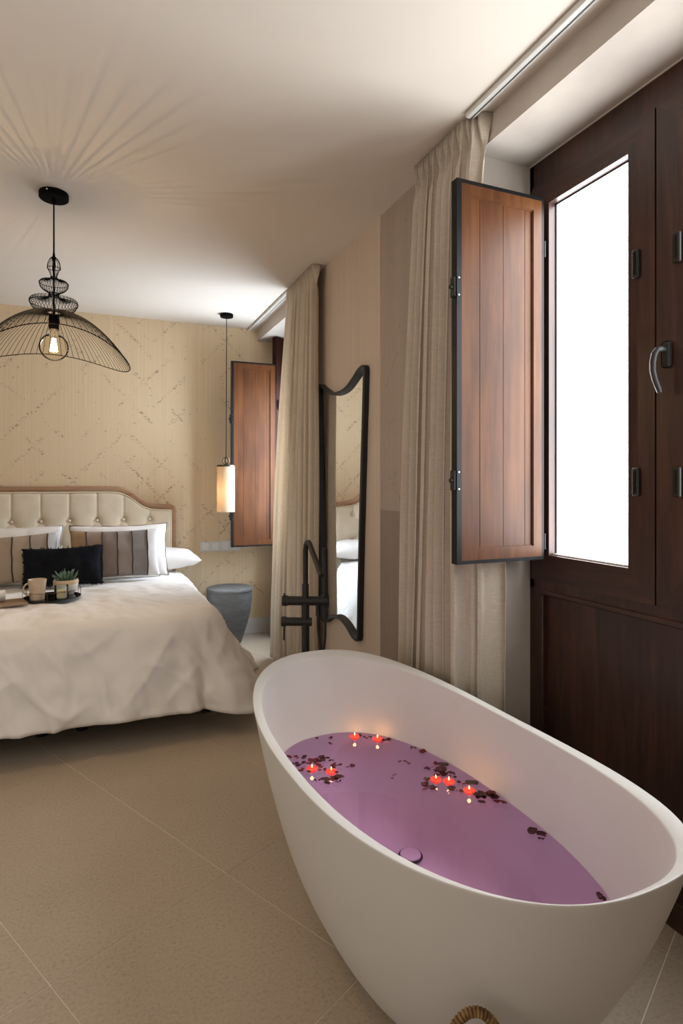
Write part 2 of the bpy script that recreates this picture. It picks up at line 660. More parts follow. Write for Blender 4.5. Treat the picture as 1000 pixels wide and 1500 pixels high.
# ---------------------------------------------------------------- near window
def sash(root, y0, y1, z0, z1, oy0, oy1, oz0, oz1, pane_mat):
    s = empty('sash', (WX, (y0 + y1) / 2, z0), root)
    s.location = Vector((WX, (y0 + y1) / 2, z0)) - root.location
    xf, xb = WX - 0.012, WX + 0.06
    # mitred stiles and rails
    box = [(y0, oy0, z0, z1, 'dark_wood', 'stile'), (oy1, y1, z0, z1, 'dark_wood', 'stile'),
           (oy0, oy1, z0, oz0, 'dark_wood_horizontal', 'rail'), (oy0, oy1, oz1, z1, 'dark_wood_horizontal', 'rail')]
    outs = [
        ([(y0, z0), (oy0, oz0), (oy0, oz1), (y0, z1)], 'dark_wood', 'stile'),
        ([(y1, z0), (y1, z1), (oy1, oz1), (oy1, oz0)], 'dark_wood', 'stile'),
        ([(y0, z0), (y1, z0), (oy1, oz0), (oy0, oz0)], 'dark_wood_horizontal', 'rail'),
        ([(y0, z1), (oy0, oz1), (oy1, oz1), (y1, z1)], 'dark_wood_horizontal', 'rail')]
    for o2, mt, nm in outs:
        bm = bmesh.new()
        add_prism(bm, o2, 'x', xf, xb)
        obj(nm, bm, mt, s)
    # black gasket around the pane
    bm = bmesh.new()
    g = 0.005
    for (a, b, c, d) in ((oy0, oy0 + g, oz0, oz1), (oy1 - g, oy1, oz0, oz1), (oy0, oy1, oz0, oz0 + g), (oy0, oy1, oz1 - g, oz1)):
        add_box(bm, WX + 0.020, WX + 0.030, a, b, c, d)
    obj('gasket', bm, 'matt_black', s)
    box_obj('pane', (WX + 0.024, WX + 0.030, oy0, oy1, oz0, oz1), pane_mat, s)
    # metal bead under the pane
    box_obj('sill_bead', (WX + 0.006, WX + 0.022, oy0 + 0.001, oy1 - 0.001, oz0, oz0 + 0.006), 'aluminium_white', s)
    return s


win = empty('window_1', (WX, 1.285, 0))
win['kind'] = 'structure'
bm = bmesh.new()
add_box(bm, WX, WX + 0.08, B1a, B1b, 2.492, SZ)
add_box(bm, WX, WX + 0.08, B1a, B1b, 0.925, 0.958)
add_box(bm, WX, WX + 0.08, B1a, 0.738, 0, SZ)
add_box(bm, WX, WX + 0.08, 1.838, B1b, 0, SZ)
obj('window_frame', bm, 'dark_wood', win)
sash(win, 1.2875, 1.835, 0.960, 2.490, 1.385, 1.742, 1.062, 2.398, 'frosted_daylight')
sash(win, 0.740, 1.2815, 0.960, 2.490, 0.832, 1.185, 1.062, 2.398, 'frosted_daylight')
box_obj('meeting_gap', (WX + 0.012, WX + 0.05, 1.278, 1.291, 0.96, 2.49), 'matt_black', win)
# lower panel: frame, moulding, recessed board
bm = bmesh.new()
add_box(bm, WX, WX + 0.06, 0.738, 1.838, 0.0, 0.07)
add_box(bm, WX, WX + 0.06, 0.738, 0.780, 0.07, 0.925)
add_box(bm, WX, WX + 0.06, 1.800, 1.838, 0.07, 0.925)
obj('panel_frame', bm, 'dark_wood', win)
bm = bmesh.new()
for (a, b, c, d) in ((0.780, 1.800, 0.905, 0.925), (0.780, 1.800, 0.07, 0.088), (0.780, 0.797, 0.088, 0.905), (1.783, 1.800, 0.088, 0.905)):
    add_box(bm, WX - 0.006, WX + 0.03, a, b, c, d, bevel=0.003)
obj('panel_moulding', bm, 'dark_wood_horizontal', win)
box_obj('lower_panel', (WX + 0.018, WX + 0.04, 0.797, 1.783, 0.088, 0.905), 'dark_wood', win)
# white sealant line between plaster and frame
box_obj('sealant_line', (WX - 0.004, WX + 0.002, B1a, B1b, SZ - 0.004, SZ), 'aluminium_white', win)
# handle
hb = bmesh.new()
add_box(hb, WX - 0.026, WX - 0.012, 1.225, 1.258, 1.682, 1.762, bevel=0.010, seg=3)
hand = obj('handle_plate', hb, 'matt_black', win)
hb = bmesh.new()
pts = [(WX - 0.02, 1.244, 1.737), (WX - 0.040, 1.244, 1.737), (WX - 0.050, 1.247, 1.735), (WX - 0.056, 1.252, 1.724), (WX - 0.058, 1.256, 1.70),
       (WX - 0.058, 1.256, 1.672), (WX - 0.054, 1.252, 1.645), (WX - 0.047, 1.246, 1.618), (WX - 0.044, 1.243, 1.606)]
add_tube(hb, pts, [0.009, 0.009, 0.009, 0.0095, 0.0095, 0.009, 0.009, 0.0085, 0.006], 10)
obj('handle_lever', hb, 'matt_black', hand, smooth=True)
hb = bmesh.new()
add_tube(hb, [(x - 0.0085, y + 0.004, z) for x, y, z in pts[3:]], 0.0017, 6)
obj('handle_trim', hb, 'chrome', hand, smooth=True)
for (y, z) in ((1.350, 2.031), (1.350, 1.340), (1.208, 2.031), (1.208, 1.340)):
    bm = bmesh.new()
    add_box(bm, WX - 0.024, WX - 0.012, y - 0.013, y + 0.013, z - 0.045, z + 0.045, bevel=0.0055, seg=3)
    k = obj('shutter_keeper', bm, 'matt_black', win)
    bm = bmesh.new()
    add_box(bm, WX - 0.026, WX - 0.023, y - 0.003, y + 0.003, z - 0.034, z + 0.034)
    obj('keeper_slot', bm, 'black_metal', k)


# ---------------------------------------------------------------- shutters
def shutter(x_free, x_hinge, y, z0, z1, label, latch_z, hinge_z):
    """folded open across the room; its boards face -y"""
    root = empty('shutter', ((x_free + x_hinge) / 2, y, z0))
    tag(root, label, 'shutter')
    th = 0.034
    yf, yb = y, y + th
    # metal edge channel
    bm = bmesh.new()
    add_box(bm, x_free, x_free + 0.020, yf, yb, z0, z1)
    add_box(bm, x_hinge - 0.007, x_hinge, yf, yb, z0, z1)
    add_box(bm, x_free + 0.020, x_hinge - 0.007, yf, yb, z0, z0 + 0.013)
    add_box(bm, x_free + 0.020, x_hinge - 0.007, yf, yb, z1 - 0.013, z1)
    obj('edge_channel', bm, 'black_metal', root)
    a0, a1, c0, c1 = x_free + 0.020, x_hinge - 0.007, z0 + 0.013, z1 - 0.013
    w = 0.040
    # wooden border, mitred
    for o2, nm in (([(a0, c0), (a0, c1), (a0 + w, c1 - w), (a0 + w, c0 + w)], 'border_stile'),
                   ([(a1, c0), (a1 - w, c0 + w), (a1 - w, c1 - w), (a1, c1)], 'border_stile'),
                   ([(a0, c0), (a0 + w, c0 + w), (a1 - w, c0 + w), (a1, c0)], 'border_rail'),
                   ([(a0, c1), (a1, c1), (a1 - w, c1 - w), (a0 + w, c1 - w)], 'border_rail')):
        bm = bmesh.new()
        add_prism(bm, o2, 'y', yf + 0.001, yb - 0.001)
        obj(nm, bm, 'shutter_wood', root)
    b0, b1 = a0 + w, a1 - w
    # recessed boards with V joints
    bw = b1 - b0
    xs = [b0, b0 + bw * 0.16, b0 + bw * 0.53, b0 + bw * 0.88, b1]
    for k in range(4):
        bm = bmesh.new()
        add_box(bm, xs[k] + 0.0004, xs[k + 1] - 0.0004, yf + 0.011, yb - 0.008, c0 + w, c1 - w, bevel=0.0009)
        obj('board', bm, 'shutter_wood', root)
    box_obj('backing_sheet', (b0, b1, yb - 0.008, yb - 0.003, c0 + w, c1 - w), 'dark_wood', root)
    # light bead line round the recess
    bm = bmesh.new()
    for (p, q, r, s) in ((b0, b1, c1 - w - 0.004, c1 - w), (b0, b1, c0 + w, c0 + w + 0.003), (b0, b0 + 0.003, c0 + w, c1 - w), (b1 - 0.003, b1, c0 + w, c1 - w)):
        add_box(bm, p, q, yf + 0.005, yf + 0.011, r, s)
    obj('bead', bm, 'shutter_wood', root)
    for z in latch_z:
        bm = bmesh.new()
        add_box(bm, x_free - 0.010, x_free, yf + 0.004, yb - 0.004, z - 0.036, z + 0.036, bevel=0.003)
        l = obj('latch', bm, 'matt_black', root)
        bm = bmesh.new()
        add_tube(bm, [(x_free - 0.010, yf + 0.017, z), (x_free - 0.017, yf + 0.017, z)], 0.009, 12)
        obj('latch_knob', bm, 'matt_black', l, smooth=True)
        for dz in (-0.030, 0.030):
            bm = bmesh.new()
            add_tube(bm, [(x_free + 0.008, yf + 0.001, z + dz), (x_free + 0.008, yf - 0.002, z + dz)], 0.0026, 8)
            obj('screw', bm, 'chrome', l)
    for z in hinge_z:
        bm = bmesh.new()
        add_tube(bm, [(x_hinge + 0.005, yf + 0.004, z - 0.03), (x_hinge + 0.005, yf + 0.004, z + 0.03)], 0.006, 10)
        add_box(bm, x_hinge, x_hinge + 0.004, yf + 0.002, yb - 0.004, z - 0.028, z + 0.028)
        obj('hinge', bm, 'black_metal', root, smooth=True)
    return root


shutter(1.178, 1.566, 1.745, 1.048, 2.412, 'large open brown wooden shutter in black edging beside the near window',
        (2.030, 1.345), (2.22, 1.115))
shutter(1.045, 1.425, 4.80, 0.802, 2.338, 'open brown wooden shutter at far end, behind the small hanging lamp',
        (1.86, 1.06), (2.22, 1.57, 0.93))

# ---------------------------------------------------------------- far window (mostly behind its curtain)
w2 = empty('window_2', (1.62, 4.4, 0))
w2['kind'] = 'structure'
# tall leaf swung into the room, seen on its edge
bm = bmesh.new()
d = Vector((0.200, 0.110, 0)).normalized()
nrm = Vector((-d.y, d.x, 0))
P0 = Vector((1.437, 4.835, 0.03))
c = [P0, P0 + d * 0.22, P0 + d * 0.22 + nrm * 0.045, P0 + nrm * 0.045]
add_prism(bm, [(v.x, v.y) for v in c], 'z', 0.02, 2.580)
leaf = obj('window_leaf', bm, 'leaf_wood', w2)
for z in (2.0, 0.95):
    bm = bmesh.new()
    q = P0 + d * 0.02 + nrm * -0.004
    add_box(bm, q.x, q.x + 0.03, q.y - 0.012, q.y + 0.004, z - 0.04, z + 0.04, bevel=0.003)
    add_box(bm, q.x + 0.006, q.x + 0.022, q.y - 0.03, q.y - 0.01, z - 0.014, z + 0.014, bevel=0.003)
    obj('hinge', bm, 'matt_black', leaf)
bm = bmesh.new()
add_box(bm, 1.64, 1.72, B2a, B2b, 2.10, SZ)  # solid top added above the pane to keep its light off the ceiling
add_box(bm, 1.64, 1.72, B2a, B2b, 0.0, 0.95)
add_box(bm, 1.64, 1.72, B2a, 4.00, 0.0, SZ)
add_box(bm, 1.64, 1.72, 4.94, B2b, 0.0, SZ)
obj('window_frame', bm, 'dark_wood', w2)
box_obj('pane', (1.70, 1.71, 4.00, 4.94, 0.95, 2.10), 'frosted_daylight_far', w2)


# ---------------------------------------------------------------- curtains
def curtain(y_top0, y_top1, y_bot0, y_bot1, xc, folds, amp_top, amp_bot, label, seed, ztop=2.683, bay=False):
    rnd = random.Random(seed)
    ph = [rnd.uniform(0, 6.28) for _ in range(6)]
    bm = bmesh.new()
    nu, nv = folds * 24, 70
    zb = 0.012

    def fn(u, v):
        z = ztop + (zb - ztop) * v
        h = ztop - z
        k = min(1.0, h / 2.4)
        sp = 1 - (1 - k) ** 1.6
        y0 = y_top0 + (y_bot0 - y_top0) * sp
        if bay:
            y0 = y_top0 + 0.045 * min(1, h / 0.22)
        y1 = y_top1 + (y_bot1 - y_top1) * sp
        uu = u + 0.010 * sin(2 * pi * u * 3 + ph[0]) * sin(pi * u) + 0.010 * sin(2 * pi * u * 5 + ph[1]) * k * sin(pi * u)
        y = y0 + (y1 - y0) * uu
        w = 2 * pi * folds * u
        head = max(0.0, 1 - h / 0.17)
        head = head * head * (3 - 2 * head)
        a = amp_top + (amp_bot - amp_top) * k
        s = sin(w + 0.7 * sin(2 * pi * u * 2 + ph[2]))
        s = s / (abs(s) ** 0.35 + 0.001) if abs(s) > 1e-4 else 0.0
        soft = a * (0.78 * s + 0.22 * sin(2 * w + ph[3]) * (1 - k * 0.5))
        pin = amp_top * 1.1 * (2 * abs(((u * folds * 2.0) % 1.0) - 0.5) * 2 - 1)
        x = xc + soft * (1 - head) + pin * head
        x += 0.006 * sin(3.1 * z + 9 * u + ph[4]) * k
        edge = min(1.0, u / 0.08)
        y += 0.45 * a * sin(2 * w + ph[5]) * (1 - head) * 0.6 * edge
        if bay:
            # the near end swings round the corner into the window bay, behind the shutter
            q = max(0.0, 1 - u / 0.22)
            q = q * q * (3 - 2 * q)
            x += q * (0.030 + 0.105 * min(1, max(0, h - 0.2) / 1.5))
            if q > 0.3:
                x = min(x, 1.50)
                y = min(y, B1b - 0.012) if x > RX - 0.01 else y
            y = max(y, 1.795) if 0.95 < z < 2.45 else y
            if y > B1b - 0.012 and x > RX - 0.012:
                x = RX - 0.012 - 0.004 * abs(s)
        elif x > RX - 0.008 and y < B2a:
            x = RX - 0.008
        if h < 0.02:
            z += 0.005 * sin(w * 2)
        return Vector((x, y, z))
    add_grid(bm, fn, nu, nv)
    o = obj('curtain', bm, 'curtain_linen', origin=(xc, (y_top0 + y_top1) / 2, 0), smooth='all', solidify=0.003)
    tag(o, label, 'curtain')
    return o


curtain(1.757, 2.185, 1.80, 2.345, 1.284, 9, 0.026, 0.034, 'long beige linen curtain behind the tub, gathered beside the near window', 3, bay=True)
curtain(3.40, 3.93, 3.41, 4.33, 1.268, 9, 0.026, 0.040, 'long beige linen curtain at the far window, left of the wall mirror', 11)

# ================================================================= WALL MIRROR
def chaikin(pts, n):
    for _ in range(n):
        out = []
        for i in range(len(pts)):
            p, q = pts[i], pts[(i + 1) % len(pts)]
            out.append((p[0] * .75 + q[0] * .25, p[1] * .75 + q[1] * .25))
            out.append((p[0] * .25 + q[0] * .75, p[1] * .25 + q[1] * .75))
        pts = out
    return pts


mo = [(3.515, 1.885), (3.525, 1.955), (3.455, 1.962), (3.36, 1.915), (3.24, 1.868), (3.07, 1.868), (2.95, 1.915), (2.86, 1.962),
      (2.785, 1.958), (2.788, 1.885), (2.835, 1.20), (2.868, 0.56), (2.866, 0.478), (2.945, 0.472), (3.04, 0.522), (3.155, 0.548),
      (3.27, 0.522), (3.365, 0.470), (3.442, 0.474), (3.444, 0.55), (3.478, 1.20)]
mo = chaikin(mo, 3)
mir = empty('wall_mirror', (RX - 0.003, 3.155, 0.48))
tag(mir, 'tall black framed wall mirror with scooped top and bottom edges', 'mirror')
bm = bmesh.new()
cxm, czm = 3.155, 1.21


def inset(pts, d):
    out = []
    n = len(pts)
    area = sum(pts[i][0] * pts[(i + 1) % n][1] - pts[(i + 1) % n][0] * pts[i][1] for i in range(n))
    s = 1 if area > 0 else -1
    for i in range(n):
        t = Vector(pts[(i + 1) % n]) - Vector(pts[i - 1])
        t.normalize()
        nn = Vector((-t.y, t.x)) * s
        out.append((pts[i][0] + nn.x * d, pts[i][1] + nn.y * d))
    return out


inn = inset(mo, 0.020)
x0, x1 = RX - 0.036, RX - 0.004
n = len(mo)
ring = []
for src, x in ((mo, x1), (mo, x0 + 0.004), (inset(mo, 0.004), x0), (inset(mo, 0.016), x0), (inn, x0 + 0.004), (inn, x1)):
    ring.append([bm.verts.new((x, y, z)) for y, z in src])
for A, B in zip(ring, ring[1:] + ring[:1]):
    for k in range(n):
        bm.faces.new((A[k], A[(k + 1) % n], B[(k + 1) % n], B[k]))
obj('mirror_frame', bm, 'matt_black', mir, smooth=True)
bm = bmesh.new()
gl = inset(mo, 0.018)
cv = bm.verts.new((RX - 0.012, cxm, czm))
gv = [bm.verts.new((RX - 0.012, y, z)) for y, z in gl]
for k in range(n):
    bm.faces.new((cv, gv[k], gv[(k + 1) % n]))
obj('mirror_glass', bm, 'mirror_silver', mir)
bm = bmesh.new()
cv = bm.verts.new((RX - 0.0105, cxm, czm))
gv = [bm.verts.new((RX - 0.0105, y, z)) for y, z in gl]
for k in range(n):
    bm.faces.new((cv, gv[k], gv[(k + 1) % n]))
obj('mirror_back', bm, 'matt_black', mir)

# ================================================================= BATH TUB
TC = Vector((0.8598, 1.5027, 0))
TT = 1.6125
ct, stt = cos(TT), sin(TT)


def sup(a, b, nexp, t):
    c, s = cos(t), sin(t)
    return (a * math.copysign(abs(c) ** (2 / nexp), c), b * math.copysign(abs(s) ** (2 / nexp), s))


def tubpt(a, b, nexp, t, z, rise):
    U, V = sup(a, b, nexp, t)
    zz = z + rise * (U / a) ** 2
    return Vector((TC.x + U * ct - V * stt, TC.y + U * stt + V * ct, zz))


tub = empty('bathtub', (TC.x, TC.y, 0))
tag(tub, 'freestanding white oval bathtub with thin rim, filled with pink water', 'bathtub')
rings = []          # (a, b, n, z, rise)
for w in (0.0, 0.012, 0.04, 0.08, 0.13, 0.19, 0.26, 0.34, 0.43, 0.53, 0.64, 0.76, 0.88, 0.96):
    ww = max(w, 0.012)
    a = 0.306 + 0.4775 * ww ** 0.4608
    b = 0.125 + 0.2679 * ww ** 0.36
    if w == 0.0:
        a, b = a - 0.012, b - 0.012
    rings.append((a, b, 2.30 + 0.12 * w, 0.58 * w, 0.061 * w * w))
rings += [(0.7830, 0.3925, 2.42, 0.574, 0.061), (0.7835, 0.3929, 2.42, 0.5780, 0.061), (0.7828, 0.3922, 2.42, 0.5795, 0.061), (0.7805, 0.3900, 2.42, 0.580, 0.060),
          (0.7550, 0.3668, 2.42, 0.5800, 0.040), (0.7520, 0.3642, 2.42, 0.5788, 0.038), (0.7508, 0.3632, 2.42, 0.5760, 0.037), (0.7500, 0.3626, 2.42, 0.570, 0.036),
          (0.7390, 0.3570, 2.42, 0.535, 0.032), (0.7160, 0.3490, 2.41, 0.480, 0.022), (0.6920, 0.3420, 2.38, 0.410, 0.010),
          (0.6640, 0.3330, 2.36, 0.340, 0.0), (0.6380, 0.3210, 2.34, 0.280, 0), (0.6060, 0.3000, 2.3, 0.225, 0),
          (0.5680, 0.2740, 2.3, 0.180, 0), (0.5300, 0.2420, 2.3, 0.152, 0), (0.4900, 0.2080, 2.3, 0.138, 0), (0.4300, 0.1650, 2.3, 0.131, 0),
          (0.3, 0.11, 2.2, 0.128, 0), (0.12, 0.045, 2.0, 0.126, 0)]
bm = bmesh.new()
NT_ = 144
RG = []
for (a, b, ne, z, rs) in rings:
    RG.append([bm.verts.new(tubpt(a, b, ne, 2 * pi * k / NT_, z, rs)) for k in range(NT_)])
for A, B in zip(RG, RG[1:]):
    for k in range(NT_):
        bm.faces.new((A[k], A[(k + 1) % NT_], B[(k + 1) % NT_], B[k]))
bm.faces.new(RG[0][::-1])
bm.faces.new(RG[-1])
obj('tub_shell', bm, 'tub_stone', tub, smooth='all')
bm = bmesh.new()
DR = (0.940, 1.655)
add_lathe(bm, [(0, 0.1445), (0.030, 0.1445), (0.033, 0.1425), (0.033, 0.132)], (DR[0], DR[1], 0), 36)
dr = obj('drain_cover', bm, 'tub_stone', tub, smooth=True)
bm = bmesh.new()
add_tube(bm, [(DR[0] + 0.0365 * cos(2 * pi * k / 40), DR[1] + 0.0365 * sin(2 * pi * k / 40), 0.137) for k in range(40)], 0.003, 6, closed=True)
obj('drain_ring', bm, 'matt_black', dr, smooth=True)

# the water
bm = bmesh.new()
WZ = 0.340
ringw = [bm.verts.new(tubpt(0.6655, 0.3345, 2.36, 2 * pi * k / NT_, WZ, 0)) for k in range(NT_)]
bm.faces.new(ringw)
water = obj('water', bm, 'bath_water', origin=(TC.x, TC.y, WZ))
tag(water, 'clear pink tinted bath water filling the white tub', 'water')

# petals
PET = {
 'left': [(0.654, 2.036, 0.022), (0.675, 2.027, 0.013), (0.678, 2.011, 0.012), (0.699, 2.002, 0.027), (0.662, 1.977, 0.013), (0.649, 1.978, 0.011), (0.668, 1.96, 0.012), (0.683, 1.963, 0.013), (0.698, 1.967, 0.011), (0.717, 1.974, 0.022), (0.733, 1.972, 0.018), (0.658, 1.95, 0.013), (0.661, 1.925, 0.015), (0.653, 1.923, 0.011), (0.668, 1.926, 0.009), (0.68, 1.898, 0.013), (0.739, 1.965, 0.018), (0.76, 1.976, 0.02), (0.744, 1.953, 0.015), (0.756, 1.953, 0.013), (0.731, 1.938, 0.016), (0.731, 1.919, 0.015), (0.718, 1.896, 0.013), (0.775, 1.965, 0.015), (0.782, 1.954, 0.011), (0.791, 1.949, 0.008), (0.723, 1.952, 0.017), (0.703, 1.95, 0.013), (0.774, 1.915, 0.015), (0.785, 1.92, 0.015), (0.786, 1.905, 0.012), (0.797, 1.899, 0.014), (0.773, 1.901, 0.011), (0.738, 1.895, 0.019), (0.766, 1.857, 0.011)],
 'left_front': [(0.684, 1.847, 0.007), (0.685, 1.837, 0.006), (0.694, 1.833, 0.007), (0.702, 1.832, 0.011), (0.718, 1.832, 0.026), (0.712, 1.807, 0.018), (0.743, 1.817, 0.026), (0.757, 1.82, 0.019), (0.773, 1.831, 0.016), (0.758, 1.806, 0.011), (0.745, 1.800, 0.012)],
 'stray_mid': [(0.815, 1.888, 0.006), (0.821, 1.886, 0.006), (0.836, 1.884, 0.015), (0.844, 1.888, 0.009)],
 'far_left': [(0.801, 2.145, 0.011), (0.85, 2.123, 0.012), (0.858, 2.132, 0.008), (0.831, 2.085, 0.008), (0.835, 2.076, 0.007)],
 'far_between': [(0.97, 2.109, 0.012), (0.961, 2.097, 0.013), (0.973, 2.096, 0.009), (0.978, 2.084, 0.01), (0.981, 2.071, 0.011), (0.996, 2.08, 0.01), (1.0, 2.071, 0.007)],
 'far_right': [(1.053, 2.025, 0.02), (1.037, 2.029, 0.014), (1.027, 2.025, 0.011), (1.039, 2.022, 0.01), (1.055, 2.022, 0.01), (1.02, 2.015, 0.007)],
 'centre_bits': [(0.949, 1.776, 0.008), (0.94, 1.771, 0.007), (0.928, 1.756, 0.008), (0.925, 1.761, 0.006)],
 'centre_sprig': [(1.008, 1.851, 0.012), (1.025, 1.849, 0.007), (1.029, 1.84, 0.011), (1.03, 1.825, 0.01), (1.036, 1.828, 0.007)],
 'upper_edge': [(1.095, 1.924, 0.007), (1.103, 1.931, 0.009), (1.113, 1.924, 0.008)],
 'edge_single': [(1.121, 1.882, 0.024)],
 'red_single': [(1.117, 1.783, 0.016)],
 'pairleft': [(1.071, 1.77, 0.016), (1.072, 1.759, 0.011), (1.061, 1.766, 0.009), (1.086, 1.761, 0.007), (1.091, 1.753, 0.009), (1.089, 1.741, 0.008), (1.09, 1.73, 0.021), (1.098, 1.722, 0.03), (1.099, 1.706, 0.023), (1.075, 1.711, 0.016), (1.125, 1.703, 0.019), (1.128, 1.692, 0.018), (1.126, 1.68, 0.009), (1.116, 1.643, 0.012), (1.113, 1.688, 0.011)],
 'below_pair': [(1.029, 1.701, 0.017), (1.01, 1.675, 0.028), (1.004, 1.673, 0.018), (0.994, 1.652, 0.019), (1.014, 1.659, 0.013), (1.021, 1.646, 0.018), (1.014, 1.643, 0.011)],
 'row_mid': [(1.072, 1.617, 0.022), (1.083, 1.605, 0.006), (1.093, 1.595, 0.018), (1.129, 1.629, 0.015)],
 'right_cluster': [(1.125, 1.56, 0.021), (1.131, 1.546, 0.026), (1.118, 1.539, 0.017), (1.14, 1.538, 0.019), (1.115, 1.516, 0.018), (1.135, 1.531, 0.013), (1.159, 1.538, 0.022), (1.170, 1.539, 0.024), (1.172, 1.529, 0.022), (1.165, 1.518, 0.022), (1.155, 1.495, 0.017), (1.170, 1.481, 0.019), (1.176, 1.487, 0.01)],
 'right': [(1.170, 1.314, 0.023), (1.163, 1.318, 0.014), (1.170, 1.305, 0.013), (1.15, 1.299, 0.009), (1.159, 1.294, 0.01)],
 'right_oval': [(1.154, 1.333, 0.028)],
 'near': [(1.126, 1.068, 0.012), (1.12, 1.062, 0.01), (1.121, 1.055, 0.012), (1.130, 1.064, 0.009), (1.126, 1.051, 0.012)],
}
PLAB = {
 'left': ('dark red rose petal in the big drift round the two left candles', 'petals in the drift at the left rim'),
 'left_front': ('dark rose petal in the small clump just below the left candle pair', 'petals below the left candle pair'),
 'stray_mid': ('small dark petal trailing off right of the left candle drift', 'petals trailing from the left drift'),
 'far_left': ('tiny dark petal near the far left edge of the water', 'tiny petals at far left of the water'),
 'far_between': ('small dark petal floating between the two farthest candles', 'petals between the two farthest candles'),
 'far_right': ('dark petal bunched right of the second far candle', 'petals right of the farthest candles'),
 'centre_bits': ('tiny curled dark petal scrap alone in mid water', 'petal scraps in mid water'),
 'centre_sprig': ('small dark petal in the loose line left of the right candles', 'petals in a loose line in mid water'),
 'upper_edge': ('tiny dark petal touching the far long edge of the water', 'tiny petals at the far long edge'),
 'edge_single': ('single oval dark petal lying at the far long edge of the water', None),
 'red_single': ('single small red petal beside the flat round leaf', None),
 'pairleft': ('dark petal crowded behind and around the two touching right candles', 'petals around the two touching candles'),
 'below_pair': ('crimson petal in the clump left below the two touching candles', 'petals left below the touching candles'),
 'row_mid': ('dark red petal between the touching candles and the rightmost candle', 'petals between the right candles'),
 'right_cluster': ('dark rose petal in the row right of the rightmost candle', 'petals right of the rightmost candle'),
 'right': ('dark petal in the small knot at the right edge of the water', 'petals in the knot at the right edge'),
 'right_oval': ('single oval dark petal left of the knot at the right edge', None),
 'near': ('dark petal in the small curl at the near end of the tub', 'petals at the near end of the tub'),
}


def petal_bm(kind, rnd):
    bm = bmesh.new()
    n = 9
    c = bm.verts.new((0, 0, 0.002))
    inner, outer = [], []
    ex = (1.0, 0.78, 0.5)[kind]
    for k in range(n):
        t = 2 * pi * k / n
        r = 0.5 * (1 + rnd.uniform(-0.13, 0.13))
        x, y = r * cos(t), r * ex * sin(t)
        if kind == 0 and k == 0:
            x *= 0.65
        inner.append(bm.verts.new((x * .55, y * .55, rnd.uniform(0.0, 0.06))))
        outer.append(bm.verts.new((x, y, 0.06 + rnd.uniform(0.02, 0.24) * (1.2 - 0.4 * kind))))
    for k in range(n):
        k2 = (k + 1) % n
        bm.faces.new((c, inner[k], inner[k2]))
        bm.faces.new((inner[k], outer[k], outer[k2], inner[k2]))
    return bm


rndp = random.Random(5)


def petal_label(key, lab, grp, lst, x, y, s):
    """say where in its drift a petal floats: as seen from the foot of the tub"""
    if len(lst) < 7:
        return lab, 'petal', grp
    R_ = Vector((cos(TH), -sin(TH)))
    F_ = Vector((sin(TH), cos(TH)))
    us = sorted(Vector(p[:2]).dot(R_) for p in lst)
    vs = sorted(Vector(p[:2]).dot(F_) for p in lst)
    u, v = Vector((x, y)).dot(R_), Vector((x, y)).dot(F_)
    n = len(lst)
    k = us.index(u) * (4 if n > 20 else 3) // n
    h = ('left end', 'left middle', 'right middle', 'right end')[k] if n > 20 else ('left end', 'middle', 'right end')[k]
    d = 'far side' if v > vs[n // 2] else 'near side'
    z = 'large' if s >= 0.019 else ('small' if s >= 0.012 else 'tiny')
    where = {'left': 'the drift round the two left candles', 'left_front': 'the clump below the left candle pair',
             'far_between': 'the string between the two farthest candles', 'pairleft': 'the heap behind the two touching candles',
             'below_pair': 'the clump left below the touching candles', 'right_cluster': 'the row right of the rightmost candle'}[key]
    text = '%s dark petal, %s and %s of %s' % (z, h, d, where)
    return text, 'petal', text.replace('petal', 'petals')


PM = []
for i in range(9):
    bm = petal_bm(i % 3, rndp)
    me = bpy.data.meshes.new('petal')
    bm.to_mesh(me)
    bm.free()
    me.polygons.foreach_set('use_smooth', [True] * len(me.polygons))
    me.materials.append(MATS[('petal_red', 'petal_dark', 'petal_dark', 'petal_dark', 'petal_red')[i % 5]])
    PM.append(me)
for key, lst in PET.items():
    lab, grp = PLAB[key]
    for j, (x, y, s) in enumerate(lst):
        o = bpy.data.objects.new('petal', PM[rndp.randrange(9)])
        if key == 'edge_single' or key == 'right_oval':
            o.data = PM[4 if key == 'edge_single' else 1]
        if key == 'red_single':
            o.data = PM[0]
        COL.objects.link(o)
        sc = s * 1.38
        o.location = (x, y, WZ + 0.0006 + 0.0018 * (j % 4) * (1 if len(lst) > 8 else 0))
        o.scale = (sc, sc, sc * 0.9)
        o.rotation_euler = (0, 0, rndp.uniform(0, 6.28))
        tag(o, *petal_label(key, lab, grp, lst, x, y, s))


def round_leaf(x, y, s, rot, label):
    bm = bmesh.new()
    n = 18
    c = bm.verts.new((0, 0, 0.0))
    r1 = [bm.verts.new((0.27 * cos(2 * pi * k / n), 0.2 * sin(2 * pi * k / n), 0.01)) for k in range(n)]
    r2 = [bm.verts.new((0.5 * cos(2 * pi * k / n), 0.36 * sin(2 * pi * k / n), 0.05 + 0.03 * sin(6 * pi * k / n))) for k in range(n)]
    for k in range(n):
        k2 = (k + 1) % n
        bm.faces.new((c, r1[k], r1[k2]))
        bm.faces.new((r1[k], r2[k], r2[k2], r1[k2]))
    bmesh.ops.scale(bm, vec=(s, s, s), verts=bm.verts)
    bmesh.ops.rotate(bm, cent=(0, 0, 0), matrix=Matrix.Rotation(rot, 3, 'Z'), verts=bm.verts)
    bmesh.ops.translate(bm, vec=(x, y, WZ + 0.001), verts=bm.verts)
    o = obj('dried_leaf', bm, 'leaf_olive', origin=(x, y, WZ), smooth='all', solidify=0.0008)
    tag(o, label, 'leaf')


